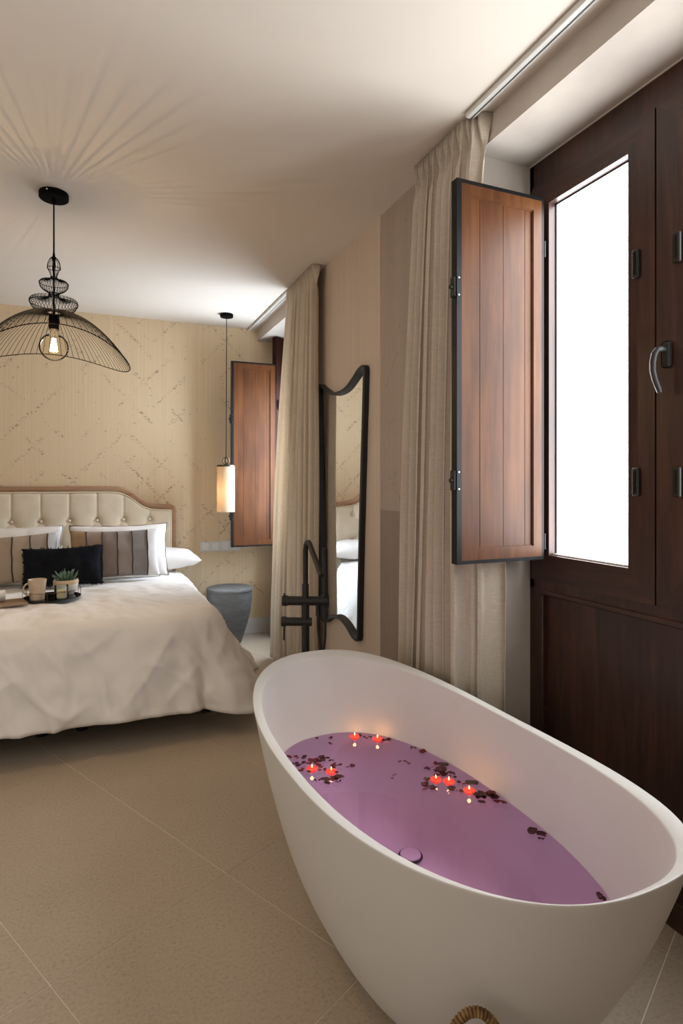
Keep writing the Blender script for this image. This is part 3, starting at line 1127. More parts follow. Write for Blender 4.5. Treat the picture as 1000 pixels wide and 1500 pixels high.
round_leaf(1.139, 1.772, 0.038, -0.6, 'flat oval dark olive leaf floating at the far edge above the candles')
round_leaf(1.156, 1.627, 0.044, -0.5, 'large dark brown leaf floating just above the rightmost candle')

# floating candles
CAND = [((0.700, 1.921), 'red floating candle on the left, nearest the left tub rim'),
        ((0.755, 1.877), 'red floating candle second from the left rim, beside the petal drift'),
        ((0.943, 2.100), 'small red floating candle at the far end, left one of the two'),
        ((1.016, 2.046), 'small red floating candle at the far end, right one of the two'),
        ((1.057, 1.690), 'red floating candle, left one of the touching pair on the right'),
        ((1.090, 1.662), 'red floating candle, right one of the touching pair'),
        ((1.118, 1.587), 'red floating candle alone, rightmost of all the candles')]
for (x, y), lab in CAND:
    cd = empty('floating_candle', (x, y, WZ))
    tag(cd, lab, 'candle', 'red floating candles in the bath')
    bm = bmesh.new()
    add_lathe(bm, [(0, -0.008), (0.008, -0.008), (0.0145, -0.004), (0.0185, 0.001), (0.0194, 0.0040), (0.0185, 0.0050), (0.0155, 0.0036), (0.006, 0.0030), (0, 0.0030)], (x, y, WZ), 22)
    obj('wax', bm, 'wax_red', cd, smooth='all')
    bm = bmesh.new()
    add_tube(bm, [(x, y, WZ + 0.003), (x + 0.0005, y, WZ + 0.009)], 0.0006, 5)
    obj('wick', bm, 'wick', cd)
    bm = bmesh.new()
    add_lathe(bm, [(0, 0.0), (0.0018, 0.0015), (0.0024, 0.004), (0.0018, 0.008), (0.0008, 0.011), (0, 0.0135)], (x, y, WZ + 0.0065), 10)
    obj('flame', bm, 'flame_glow', cd, smooth='all')
    ld = bpy.data.lights.new('candle_light', 'POINT')
    ld.energy = 0.035
    ld.color = (1.0, 0.50, 0.20)
    ld.shadow_soft_size = 0.006
    lo = bpy.data.objects.new('candle_light', ld)
    COL.objects.link(lo)
    lo.location = (0, 0, 0.030)
    lo.parent = cd

# ================================================================= TUB MIXER
fx, fy = 0.915, 2.60
fau = empty('bath_mixer', (fx, fy, 0))
tag(fau, 'matt black freestanding bath mixer tap with hand shower behind the tub', 'faucet')
RV = Vector((cos(TH), -sin(TH), 0)).normalized()      # direction of its cross bars
RV = Vector((0.90, -0.43, 0)).normalized()


def fpt(s, z, dy=0.0):
    p = Vector((fx, fy, 0)) + RV * s
    return (p.x, p.y + dy, z)


bm = bmesh.new()
add_lathe(bm, [(0, 0), (0.045, 0), (0.045, 0.008), (0.020, 0.010)], (fx, fy, 0), 24)
obj('base_plate', bm, 'matt_black', fau, smooth=True)
bm = bmesh.new()
add_tube(bm, [fpt(0, 0.0), fpt(0, 0.80)], 0.0185, 20)
obj('post', bm, 'matt_black', fau, smooth=True)
bm = bmesh.new()
add_tube(bm, [fpt(0, 0.78), fpt(0, 0.862)], 0.016, 18)
obj('collar', bm, 'matt_black', fau, smooth=True)
bm = bmesh.new()
sp = [(fx, fy, 0.85), (fx, fy, 1.02), (fx + 0.001, fy - 0.006, 1.044), (fx + 0.002, fy - 0.018, 1.058), (fx + 0.003, fy - 0.034, 1.060), (fx + 0.004, fy - 0.050, 1.051),
      (fx, fy - 0.21, 0.93)]
add_tube(bm, sp, 0.0125, 16)
obj('spout', bm, 'matt_black', fau, smooth=True)
bm = bmesh.new()
add_tube(bm, [fpt(-0.098, 0.783), fpt(0.105, 0.783)], 0.0215, 20)
obj('cross_body', bm, 'matt_black', fau, smooth=True)
bm = bmesh.new()
add_tube(bm, [fpt(-0.108, 0.783), fpt(-0.083, 0.783)], 0.0245, 20)
kn = obj('knob', bm, 'matt_black', fau, smooth=True)
bm = bmesh.new()
add_tube(bm, [fpt(-0.100, 0.79), fpt(-0.100, 0.818)], 0.004, 8)
obj('knob_pin', bm, 'matt_black', kn, smooth=True)
bm = bmesh.new()
add_tube(bm, [fpt(-0.106, 0.685), fpt(0.030, 0.685)], 0.0200, 20)
obj('valve_body', bm, 'matt_black', fau, smooth=True)
bm = bmesh.new()
add_tube(bm, [fpt(-0.112, 0.685), fpt(-0.090, 0.685)], 0.0235, 20)
kn = obj('knob', bm, 'matt_black', fau, smooth=True)
bm = bmesh.new()
add_tube(bm, [fpt(-0.100, 0.680), fpt(-0.102, 0.598)], 0.0045, 8)
obj('lever', bm, 'matt_black', kn, smooth=True)
bm = bmesh.new()
add_tube(bm, [fpt(0.092, 0.700), fpt(0.092, 1.030)], 0.0125, 16)
hs = obj('hand_shower', bm, 'matt_black', fau, smooth=True)
bm = bmesh.new()
add_box(bm, fpt(0.092, 0)[0] - 0.015, fpt(0.092, 0)[0] + 0.015, fpt(0.092, 0)[1] - 0.015, fpt(0.092, 0)[1] + 0.015, 0.755, 0.812, bevel=0.004)
obj('shower_holder', bm, 'matt_black', fau)
bm = bmesh.new()
hp = [fpt(0.058, 0.765), fpt(0.058, 0.735), fpt(0.058, 0.70), fpt(0.061, 0.64), fpt(0.072, 0.56), fpt(0.090, 0.46), fpt(0.10, 0.38), fpt(0.095, 0.30),
      fpt(0.075, 0.26), fpt(0.060, 0.30), fpt(0.062, 0.40), fpt(0.078, 0.50), fpt(0.092, 0.60), fpt(0.093, 0.66), fpt(0.092, 0.70)]
# smooth the hose path
hp = [Vector(p) for p in hp]
for _ in range(2):
    q = [hp[0]]
    for a, b in zip(hp, hp[1:]):
        q += [a * .75 + b * .25, a * .25 + b * .75]
    q.append(hp[-1])
    hp = q
add_tube(bm, hp, 0.0062, 8)
obj('shower_hose', bm, 'matt_black', fau, smooth='all')
bm = bmesh.new()
add_tube(bm, [fpt(0.058, 0.765), fpt(0.058, 0.715)], 0.0095, 12)
obj('hose_nut', bm, 'matt_black', fau, smooth=True)

# ================================================================= BED
BX = -0.27
bed = empty('bed', (BX, 4.1, 0))
tag(bed, 'double bed with buttoned cream headboard in a carved oak frame', 'bed')
box_obj('bed_base', (BX - 0.88, BX + 0.88, 3.32, 4.97, 0.16, 0.34), 'matt_black', bed, bevel=0.01)
box_obj('mattress', (BX - 0.89, BX + 0.89, 3.22, 4.97, 0.342, 0.57), 'white_cotton', bed, bevel=0.04, seg=3)
for lx, ly in ((BX + 0.875, 3.47), (BX - 0.875, 3.47), (BX + 0.85, 4.85), (BX - 0.85, 4.85)):
    box_obj('leg', (lx - 0.026, lx + 0.026, ly - 0.026, ly + 0.026, 0.0, 0.16), 'matt_black', bed, bevel=0.004)
for lx in (-0.057, -0.25):
    bm = bmesh.new()
    add_lathe(bm, [(0, 0), (0.028, 0), (0.032, 0.01), (0.032, 0.03), (0.022, 0.04), (0.02, 0.16), (0, 0.16)], (lx, 3.48, 0), 18)
    obj('foot', bm, 'matt_black', bed, smooth=True)

# headboard profile (half, measured from the middle)
HP = [(0.0 - 0.09, 1.305), (0.30, 1.305), (0.362, 1.303), (0.41, 1.290), (0.452, 1.268), (0.485, 1.246), (0.515, 1.222), (0.545, 1.198), (0.575, 1.180), (0.61, 1.168),
      (0.65, 1.160), (0.70, 1.157), (0.78, 1.152), (0.802, 1.140), (0.812, 1.115), (0.812, 0.90), (0.812, 0.25)]


HP = [(x + 0.09, z) for x, z in HP]


def topz(x):
    x = abs(x)
    for (a, za), (b, zb) in zip(HP, HP[1:14]):
        if a <= x <= b:
            return za + (zb - za) * (x - a) / (b - a)
    return 1.14


full = [(-x, z) for x, z in HP[::-1]] + HP[1:]
inn = []
for i, p in enumerate(full):
    a = full[max(i - 1, 0)]
    b = full[min(i + 1, len(full) - 1)]
    t = Vector((b[0] - a[0], b[1] - a[1])).normalized()
    inn.append((p[0] + t.y * 0.042, p[1] - t.x * 0.042))
bm = bmesh.new()
yB, yF = 5.085, 5.005
N = len(full)


def row(src, y, off=0.0):
    return [bm.verts.new((BX + x, y, z)) for x, z in src]


mid1 = [((a[0] * .85 + b[0] * .15), (a[1] * .85 + b[1] * .15)) for a, b in zip(full, inn)]
mid2 = [((a[0] * .3 + b[0] * .7), (a[1] * .3 + b[1] * .7)) for a, b in zip(full, inn)]
R5 = [row(full, yB), row(full, yF + 0.010), row(mid1, yF), row(mid2, yF + 0.004), row(inn, yF + 0.016), row(inn, yB)]
for A, B in zip(R5, R5[1:] + R5[:1]):
    for k in range(N - 1):
        bm.faces.new((A[k], A[k + 1], B[k + 1], B[k]))
for k in (0, N - 1):
    bm.faces.new([r[k] for r in R5])
hbd = obj('headboard_frame', bm, 'oak_frame', bed, smooth=True)

# upholstery with buttons; creases run up from the top row and diagonally between rows
BTN = []
ZR = (1.038, 0.912, 0.786)
for j, z in enumerate(ZR):
    for i in range(8 if j % 2 == 0 else 7):
        BTN.append((BX + (i - (3.5 if j % 2 == 0 else 3.0)) * 0.197, z, j))


def seg_d(px, pz, a, b):
    ax, az = a
    bx, bz = b
    dx, dz = bx - ax, bz - az
    t = max(0, min(1, ((px - ax) * dx + (pz - az) * dz) / (dx * dx + dz * dz + 1e-9)))
    return math.hypot(px - ax - dx * t, pz - az - dz * t)


CREASE = []
for (x, z, j) in BTN:
    if j == 0:
        CREASE.append(((x, z), (x, topz(x - BX) - 0.03)))
    if j < 2:
        for (x2, z2, j2) in BTN:
            if j2 == j + 1 and abs(x2 - x) < 0.12:
                CREASE.append(((x, z), (x2, z2)))


def hb_fn(u, v):
    x = -0.875 + 1.75 * u
    zt = topz(min(abs(x) + 0.012, 0.85)) - 0.040
    z = 0.50 + (zt - 0.50) * v
    X = BX + x
    db = min(math.hypot(X - bx, z - bz) for bx, bz, _ in BTN)
    dc = min(seg_d(X, z, a, b) for a, b in CREASE)
    y = 5.000
    y += 0.020 * math.exp(-(db / 0.020) ** 2) + 0.010 * math.exp(-(db / 0.05) ** 2)
    y += 0.006 * math.exp(-(dc / 0.006) ** 2) + 0.004 * math.exp(-(dc / 0.03) ** 2)
    e = min(zt - z, 0.875 - abs(x))
    y += 0.018 * math.exp(-(e / 0.014) ** 2)
    return Vector((X, y, z))


bm = bmesh.new()
add_grid(bm, hb_fn, 230, 90)
obj('upholstery', bm, 'headboard_fabric', bed, smooth='all')
bm = bmesh.new()
for k in range(-1, 2, 2):
    pass
pip = []
for i in range(121):
    x = -0.860 + 1.72 * i / 120
    pip.append((BX + x, 5.006, topz(min(abs(x) + 0.012, 0.85)) - 0.046))
pip = [(BX - 0.860, 5.006, 0.52)] + pip + [(BX + 0.860, 5.006, 0.52)]
add_tube(bm, pip, 0.006, 6)
obj('piping', bm, 'headboard_fabric', bed, smooth='all')
for (x, z, j) in BTN:
    bm = bmesh.new()
    bmesh.ops.create_uvsphere(bm, u_segments=12, v_segments=8, radius=0.0115, matrix=Matrix.Translation((x, 5.012, z)) @ Matrix.Diagonal((1, 0.6, 1, 1)))
    obj('button', bm, 'headboard_fabric', bed, smooth='all')

# duvet
DW = 0.935
DY0, DY1 = 3.175, 4.80
DCX, DCY = BX, (DY0 + DY1) / 2
HX, HYD = DW, (DY1 - DY0) / 2


def rr_outline(s, rc):
    """point and normal on the rounded top outline, s in 0..1 (counter-clockwise from head left)"""
    pass


def outline_pts(n_side, n_front, n_c, rc):
    """open path: head right -> foot right corner -> foot left corner -> head left; returns (p, normal, tangent weight)"""
    P = []
    x1, y0, y1 = HX - rc, -HYD + rc, HYD
    for i in range(n_side):
        t = i / n_side
        P.append((Vector((HX, y1 + (y0 - y1) * t)), Vector((1, 0)), 1.0))
    for i in range(n_c):
        t = (i + 0) / n_c * pi / 2
        nn = Vector((cos(t), -sin(t)))
        P.append((Vector((x1, y0)) + nn * rc, nn, 1 - i / n_c))
    for i in range(n_front):
        t = i / n_front
        P.append((Vector((x1 - 2 * x1 * t, -HYD)), Vector((0, -1)), 0.0))
    for i in range(n_c):
        t = pi / 2 + i / n_c * pi / 2
        nn = Vector((cos(t), -sin(t)))
        P.append((Vector((-x1, y0)) + nn * rc, nn, i / n_c))
    for i in range(n_side + 1):
        t = i / n_side
        P.append((Vector((-HX, y0 + (y1 - y0) * t)), Vector((-1, 0)), 1.0))
    return P


OP = outline_pts(80, 150, 22, 0.13)
NP = len(OP)
bm = bmesh.new()
TOPZ = 0.640


def nz(x, y, z, s):
    return noise.noise(Vector((x * s, y * s, z * s)))


grid = []
# skirt rings, hem first
NS = 38
for j in range(NS + 1):
    h = j / NS                        # 0 hem .. 1 top edge
    rowv = []
    for i, (p, nn, side) in enumerate(OP):
        arc = i * 0.0215
        drop = 1 - h
        lip = 0.075 + 0.175 * side ** 1.5            # how far the hem stands out
        lip -= 0.13 * max(0.0, min(1.0, (p.y + DCY - 3.9) / 0.5)) * side
        if 0 < side < 1:
            lip += 0.05 * sin(pi * side)
        off = lip * drop ** 1.15
        zh = 0.152 + 0.006 * sin(arc * 1.7) + 0.004 * sin(arc * 4.3 + 1)
        zh -= 0.050 * (1 - abs(2 * side - 1)) if 0 < side < 1 else 0
        # rounded shoulder at the top
        a = h
        z = zh + (TOPZ - 0.055 - zh) * a
        if h > 0.80:
            k = (h - 0.80) / 0.20
            off -= 0.035 * (1 - sqrt(max(0, 1 - k * k)))
            z += 0.035 * k * k
        # folds: stronger near the hem and towards the corners and sides
        fa = (0.003 + 0.026 * max(side, max(0, 1 - abs(i - 120) / 50.0) * 0.55)) * drop ** 0.7
        fold = fa * (sin(arc * 11 + 1.3 * sin(arc * 3)) + 0.6 * sin(arc * 19 + 2))
        q = p + nn * (off + fold)
        x, y = DCX + q.x, DCY + q.y
        wr = 0.020 * nz(x, y, z, 4.0) + 0.012 * nz(x + 7, y, z, 10) * (0.4 + drop)
        wr += 0.016 * (1 - abs(nz(x * 1.0 + z * 0.8, y, z * 0.5, 6.0)) * 2.2) ** 3 * (0.3 + 0.7 * drop)
        rg = 1 - abs(nz(x * 1.6 + 0.5 * z, y * 1.6, z * 0.32, 5.5)) * 2.6
        wr += 0.014 * max(0, rg) ** 2 * (0.25 + 0.75 * drop) * (1 - h ** 6)
        rg = 1 - abs(nz(x * 1.2 - 1.1 * z, y * 1.2 + 4, z * 0.8, 4.2)) * 3.2
        wr += 0.008 * max(0, rg) ** 2
        x += nn.x * wr
        y += nn.y * wr
        # turned-in hem
        if j == 0:
            x -= nn.x * 0.03
            y -= nn.y * 0.03
            z += 0.012
        elif j == 1:
            z -= 0.004
        rowv.append(bm.verts.new((x, y, z)))
    grid.append(rowv)
# top: rows shrink towards the head edge middle line
NTOP = 34
for j in range(1, NTOP + 1):
    k = j / NTOP
    rowv = []
    for i, (p, nn, side) in enumerate(OP):
        c = Vector((p.x * 0.12, HYD * 0.9 if p.y > HYD * 0.9 else max(p.y, -HYD * 0.2) * 0.5 + HYD * 0.35))
        q = p - nn * 0.035 + (c - (p - nn * 0.035)) * (k ** 1.15)
        x, y = DCX + q.x, DCY + q.y
        e = min(HX - abs(q.x), q.y + HYD)
        z = TOPZ - 0.020 + 0.036 * (1 - math.exp(-max(e, 0) / 0.10))
        hd_ = max(0.0, min(1.0, (y - 4.0) / 0.25))
        calm = 1 - 0.75 * hd_
        z += calm * (0.020 * nz(x, y, 0, 3.2) + 0.011 * nz(x, y, 3, 8) + 0.007 * nz(x, y, 5, 18))
        z += calm * 0.012 * (abs(nz(x * 0.7 + 3, y * 1.4, 9, 6.0)) ** 0.6 - 0.35)
        z -= 0.012 * hd_
        rowv.append(bm.verts.new((x, y, z)))
    grid.append(rowv)
for A, B in zip(grid, grid[1:]):
    for k in range(NP - 1):
        bm.faces.new((A[k], A[k + 1], B[k + 1], B[k]))
# close the middle of the top
last = grid[-1]
for k in range((NP - 1) // 2):
    a, b, c, d = last[k], last[k + 1], last[NP - 2 - k], last[NP - 1 - k]
    if len({a, b, c, d}) == 4:
        bm.faces.new((a, b, c, d))
    elif len({a, b, c}) == 3:
        bm.faces.new((a, b, d))
duvet = obj('duvet', bm, 'duvet_cotton', origin=(BX, 4.0, 0.57), smooth='all', solidify=0.006)
tag(duvet, 'puffy white cotton duvet spread over the bed, hanging to near the floor', 'duvet')


# ---------------------------------------------------------------- pillows
def pillow_mesh(w, h, t, pinch=0.055, nu=44, nv=32, seed=0, pw=2.6):
    """lies in the xz plane, thickness along y, centred"""
    bm = bmesh.new()

    def surf(sgn):
        def fn(u, v):
            a, b = 2 * u - 1, 2 * v - 1
            x = a * w / 2 * (1 - pinch * (1 - b * b) * 1.0)
            z = b * h / 2 * (1 - pinch * 1.5 * (1 - a * a))
            k = (max(0, 1 - abs(a) ** pw) ** 0.5) * (max(0, 1 - abs(b) ** pw) ** 0.5)
            y = sgn * t / 2 * k
            y += sgn * k * 0.010 * noise.noise(Vector((x * 9 + seed, z * 9, sgn)))
            y += sgn * min(k, 0.4) * 0.008 * noise.noise(Vector((x * 22 + seed, z * 22, sgn)))
            return Vector((x, y, z))
        return fn
    add_grid(bm, surf(-1), nu, nv)
    add_grid(bm, surf(1), nu, nv)
    bmesh.ops.remove_doubles(bm, verts=bm.verts, dist=1e-5)
    return bm


def pillow_edge(w, h, pinch, n=30):
    P = []
    for i in range(n):
        a = -1 + 2 * i / n
        P.append((a * w / 2, -h / 2 * (1 - pinch * 1.5 * (1 - a * a))))
    for i in range(n):
        b = -1 + 2 * i / n
        P.append((w / 2 * (1 - pinch * (1 - b * b)), b * h / 2))
    for i in range(n):
        a = 1 - 2 * i / n
        P.append((a * w / 2, h / 2 * (1 - pinch * 1.5 * (1 - a * a))))
    for i in range(n):
        b = 1 - 2 * i / n
        P.append((-w / 2 * (1 - pinch * (1 - b * b)), b * h / 2))
    return P


def place(o, loc, lean, rz=0, roll=0):
    o.location = loc
    o.rotation_euler = (lean, roll, rz)


def front_y(x, z, w, h, t, pw=2.6):
    a, b = min(1, abs(2 * x / w)), min(1, abs(2 * z / h))
    return -t / 2 * (max(0, 1 - a ** pw) ** 0.5) * (max(0, 1 - b ** pw) ** 0.5)


def pillow(name, w, h, t, mat, loc, lean, rz, label, cat, piping=None, seed=0, roll=0, scallop=0.0, stripes=None, fringe=None, pw=2.6):
    bm = pillow_mesh(w, h, t, seed=seed, pw=pw)
    o = obj(name, bm, mat, smooth='all')
    if piping:
        bm = bmesh.new()
        pts = []
        E = pillow_edge(w, h, 0.055)
        for i, (x, z) in enumerate(E):
            s = 1 + scallop * sin(i * 1.1)
            pts.append((x * (1.006 + scallop * 0.3 * sin(i * 0.9)), 0.004 * sin(i * 0.7), z * (1.006 + scallop * 0.3 * sin(i * 1.3))))
        add_tube(bm, pts, 0.0032, 6, closed=True)
        obj('piping', bm, piping, o, smooth='all')
    if stripes:
        for sx in stripes:
            bm = bmesh.new()
            pts = []
            for k in range(21):
                z = (-1 + 2 * k / 20) * h / 2 * 0.955
                zz = z * (1 - 0.055 * 1.5 * (1 - (2 * sx / w) ** 2))
                pts.append((sx + 0.0015 * sin(k * 0.8 + sx * 20), front_y(sx, z, w, h, t) - 0.003, zz))
            add_tube(bm, pts, 0.0042, 6)
            obj('cord_stripe', bm, 'dark_cord', o, smooth='all')
    if fringe:
        bm = bmesh.new()
        rf = random.Random(9)
        for (x, z) in pillow_edge(w, h, 0.055, 34):
            L = Vector((x, 0, z)).normalized()
            if abs(z) > h / 2 * 0.80 and rf.random() < 0.5:
                continue
            p = Vector((x, 0, z))
            add_tube(bm, [p - L * 0.004, p + L * rf.uniform(0.006, 0.012) + Vector((0, rf.uniform(-.004, .004), rf.uniform(-.003, .003)))], 0.003, 5)
        obj('fringe', bm, mat, o, smooth='all', kind='stuff')
    place(o, loc, lean, rz, roll)
    tag(o, label, cat)
    return o


cushion_mat('cushion_stripes_right', [(0.0, rgb(178, 150, 118)), (0.5 - 0.190, rgb(164, 144, 132)), (0.5 - 0.089, rgb(140, 126, 118)),
                                      (0.5 + 0.009, rgb(154, 143, 138)), (0.5 + 0.106, rgb(138, 132, 130)), (0.5 + 0.208, rgb(226, 222, 220))])
cushion_mat('cushion_stripes_left', [(0.0, rgb(176, 160, 140)), (0.5 + 0.02, rgb(186, 170, 150)), (0.5 + 0.126, rgb(178, 166, 152)),
                                     (0.5 + 0.228, rgb(208, 206, 204))])
LEAN = radians(-15)
# lying pillows behind the others
pillow('pillow', 0.80, 0.34, 0.15, 'white_cotton', (0.375, 4.805, 0.738), radians(-86), radians(3),
       'plain white sleeping pillow lying flat at the right of the bed', 'pillow', seed=3, pw=4.0)
pillow('pillow', 0.80, 0.34, 0.15, 'white_cotton', (-0.915, 4.805, 0.738), radians(-86), radians(-2),
       'plain white sleeping pillow lying flat at the left of the bed', 'pillow', seed=8, pw=4.0)
# upright white pillows
pillow('pillow', 0.668, 0.390, 0.13, 'white_cotton', (0.177, 4.545, 0.842), LEAN, radians(1),
       'white pillow with brown piping standing at the right against the headboard', 'pillow', piping='brown_cord', scallop=0.012, seed=21)
pillow('pillow', 0.668, 0.390, 0.13, 'white_cotton', (-0.530, 4.545, 0.846), LEAN, radians(-1),
       'white pillow with frayed white edge standing at the left against the headboard', 'pillow', piping='white_cotton', scallop=0.010, seed=33)
# striped cushions
pillow('cushion', 0.585, 0.345, 0.12, 'cushion_stripes_right', (0.145, 4.400, 0.838), LEAN, radians(1),
       'striped taupe and grey cushion with white end, right side of the bed', 'cushion', seed=41,
       stripes=(-0.190, -0.089, 0.009, 0.106, 0.208))
pillow('cushion', 0.585, 0.335, 0.12, 'cushion_stripes_left', (-0.505, 4.400, 0.826), LEAN, radians(-2),
       'striped beige cushion with pale grey end, left side of the bed', 'cushion', seed=52,
       stripes=(-0.19, -0.085, 0.020, 0.126, 0.228), roll=radians(-3))
pillow('cushion', 0.478, 0.262, 0.10, 'black_velvet', (-0.182, 4.265, 0.785), radians(-14), radians(1),
       'small black rectangular cushion with fringed edge in front of the others', 'cushion', seed=61, fringe=True, roll=radians(-1))

# ---------------------------------------------------------------- tray and what stands on it
TZ = 0.672
tx, ty = -0.220, 3.80
tray = empty('tray', (tx, ty, TZ))
tag(tray, 'round black mirrored tray with thin metal gallery on the duvet', 'tray')
bm = bmesh.new()
add_lathe(bm, [(0, 0), (0.152, 0), (0.154, 0.002), (0.152, 0.004), (0, 0.004)], (tx, ty, TZ), 40)
obj('tray_base', bm, 'tray_black', tray, smooth=True)
bm = bmesh.new()
add_tube(bm, [(tx + 0.153 * cos(2 * pi * k / 48), ty + 0.153 * sin(2 * pi * k / 48), TZ + 0.045) for k in range(48)], 0.0015, 6, closed=True)
obj('gallery_rail', bm, 'bronze_metal', tray, smooth='all')
for k in range(10):
    t = 2 * pi * k / 10 + 0.2
    bm = bmesh.new()
    add_tube(bm, [(tx + 0.153 * cos(t), ty + 0.153 * sin(t), TZ), (tx + 0.153 * cos(t), ty + 0.153 * sin(t), TZ + 0.045)], 0.0015, 6)
    obj('gallery_post', bm, 'bronze_metal', tray, smooth='all')
TB = TZ + 0.0045
mx_, my_ = -0.292, 3.725
mug = empty('mug', (mx_, my_, TB))
tag(mug, 'beige ribbed ceramic mug standing on the round tray', 'mug')
bm = bmesh.new()
add_lathe(bm, [(0, 0), (0.036, 0), (0.038, 0.004), (0.040, 0.04), (0.048, 0.112), (0.0465, 0.114), (0.045, 0.112), (0.037, 0.04), (0.034, 0.008), (0, 0.008)], (mx_, my_, TB), 28)
obj('mug_body', bm, 'ceramic_beige', mug, smooth=True)
bm = bmesh.new()
hd = Vector((-0.93, -0.1, 0)).normalized()
hpts = []
for k in range(11):
    t = pi / 2 - pi * k / 10
    hpts.append(Vector((mx_, my_, TB)) + hd * (0.040 + 0.030 * cos(t)) + Vector((0, 0, 0.060 + 0.034 * sin(t))))
add_tube(bm, hpts, 0.0052, 8)
obj('mug_handle', bm, 'ceramic_beige', mug, smooth='all')
gx, gy = -0.168, 3.700
glass = empty('candle_glass', (gx, gy, TB))
tag(glass, 'clear glass tumbler with cream wax at the front of the tray', 'candle')
bm = bmesh.new()
add_lathe(bm, [(0, 0), (0.034, 0), (0.037, 0.004), (0.038, 0.074), (0.0365, 0.075), (0.035, 0.074), (0.034, 0.008), (0, 0.008)], (gx, gy, TB), 28)
obj('tumbler', bm, 'tumbler_glass', glass, smooth=True)
bm = bmesh.new()
add_lathe(bm, [(0, 0.0085), (0.0335, 0.0085), (0.034, 0.048), (0, 0.048)], (gx, gy, TB), 24)
obj('wax', bm, 'wax_cream', glass, smooth=True)
px_, py_ = -0.150, 3.835
pot = empty('potted_succulent', (px_, py_, TB))
tag(pot, 'spiky green succulent in a small round two-tone pot on the tray', 'plant')
bm = bmesh.new()
add_lathe(bm, [(0, 0), (0.040, 0), (0.050, 0.010), (0.064, 0.040), (0.068, 0.066), (0.066, 0.084), (0.062, 0.085), (0.060, 0.066), (0, 0.066)], (px_, py_, TB), 32)
obj('pot', bm, 'ceramic_white', pot, smooth=True)
bm = bmesh.new()
add_lathe(bm, [(0.0685, 0.064), (0.0695, 0.074), (0.067, 0.087), (0.062, 0.088), (0.061, 0.082)], (px_, py_, TB), 32)
obj('pot_rim', bm, 'pot_rim_beige', pot, smooth=True)
bm = bmesh.new()
add_lathe(bm, [(0, 0.076), (0.0615, 0.073), (0.0615, 0.067), (0, 0.067)], (px_, py_, TB), 20)
obj('soil', bm, 'soil', pot, smooth=True)
rl = random.Random(4)
for k in range(34):
    t = k * 2.39996
    tilt = radians(8 + 52 * (k / 34))
    L = rl.uniform(0.058, 0.082) * (1.0 if k < 26 else 0.9)
    bm = bmesh.new()
    d = Vector((cos(t) * sin(tilt), sin(t) * sin(tilt), cos(tilt)))
    base = Vector((px_, py_, TB + 0.072)) + Vector((cos(t), sin(t), 0)) * (0.006 + 0.024 * k / 34)
    pts, rs_ = [], []
    for i in range(6):
        u = i / 5
        p = base + d * L * u + Vector((0, 0, 1)) * 0.012 * u * u * (k / 34)
        pts.append(p)
        rs_.append(0.0052 * (1 - u) ** 0.7 * (0.7 + 1.2 * u) + 0.0004)
    add_tube(bm, pts, rs_, 6)
    obj('leaf', bm, 'succulent_leaf', pot, smooth='all')
# board and paper roll at the left edge of the picture
bm = bmesh.new()
add_box(bm, -0.19, 0.19, -0.085, 0.085, 0, 0.012, bevel=0.003)
o = obj('board', bm, 'brown_board', smooth=False)
o.location = (-0.53, 3.640, 0.672)
o.rotation_euler = (0, 0, radians(14))
tag(o, 'flat brown board lying on the duvet left of the tray', 'board')
bm = bmesh.new()
pts = []
for k in range(60):
    a = k / 59 * 4 * pi
    r = 0.016 + 0.016 * k / 59
    pts.append((r * cos(a), r * sin(a)))
A = [bm.verts.new((-0.15, y, z)) for y, z in pts]
B = [bm.verts.new((0.10, y, z)) for y, z in pts]
for k in range(59):
    bm.faces.new((A[k], A[k + 1], B[k + 1], B[k]))
o = obj('rolled_napkin', bm, 'white_cotton', smooth='all', solidify=0.002)
o.location = (-0.545, 3.675, 0.719)
o.rotation_euler = (0, 0, radians(10))
tag(o, 'white rolled napkin on the brown board at the left edge', 'napkin')

# ================================================================= NIGHTSTAND, SWITCHES
nx, ny = 1.049, 4.885
ns = empty('nightstand', (nx, ny, 0))
tag(ns, 'round grey concrete drum side table between bed and far shutter', 'table')
bm = bmesh.new()
add_lathe(bm, [(0, 0), (0.095, 0), (0.100, 0.01), (0.122, 0.08), (0.148, 0.16), (0.170, 0.25), (0.183, 0.34), (0.187, 0.432), (0, 0.432)], (nx, ny, 0), 48)
obj('drum', bm, 'concrete', ns, smooth=True)
bm = bmesh.new()
add_lathe(bm, [(0, 0.432), (0.187, 0.432), (0.190, 0.436), (0.190, 0.456), (0.187, 0.460), (0, 0.460)], (nx, ny, 0), 48)
obj('table_top', bm, 'concrete', ns, smooth=True)

sw = empty('switch_plate', (1.01, BY, 0.784))
tag(sw, 'white four-part switch and socket plate on the wall beside the bed', 'switch')
box_obj('cover_frame', (0.838, 1.185, BY - 0.009, BY, 0.741, 0.829), 'plastic_grey', sw, bevel=0.002)
for k in range(4):
    xc = 0.838 + 0.0434 + k * 0.0868
    if k < 3:
        box_obj('rocker', (xc - 0.030, xc + 0.030, BY - 0.016, BY - 0.009, 0.752, 0.818), 'plastic_white', sw, bevel=0.003)
    else:
        bm = bmesh.new()
        add_tube(bm, [(xc, BY - 0.0085, 0.785), (xc, BY - 0.012, 0.785)], 0.026, 20)
        s_ = obj('socket', bm, 'plastic_white', sw, smooth=True)
        bm = bmesh.new()
        for dx in (-0.0095, 0.0095):
            add_tube(bm, [(xc + dx, BY - 0.0115, 0.785), (xc + dx, BY - 0.0128, 0.785)], 0.003, 8)
        obj('socket_hole', bm, 'matt_black', s_)

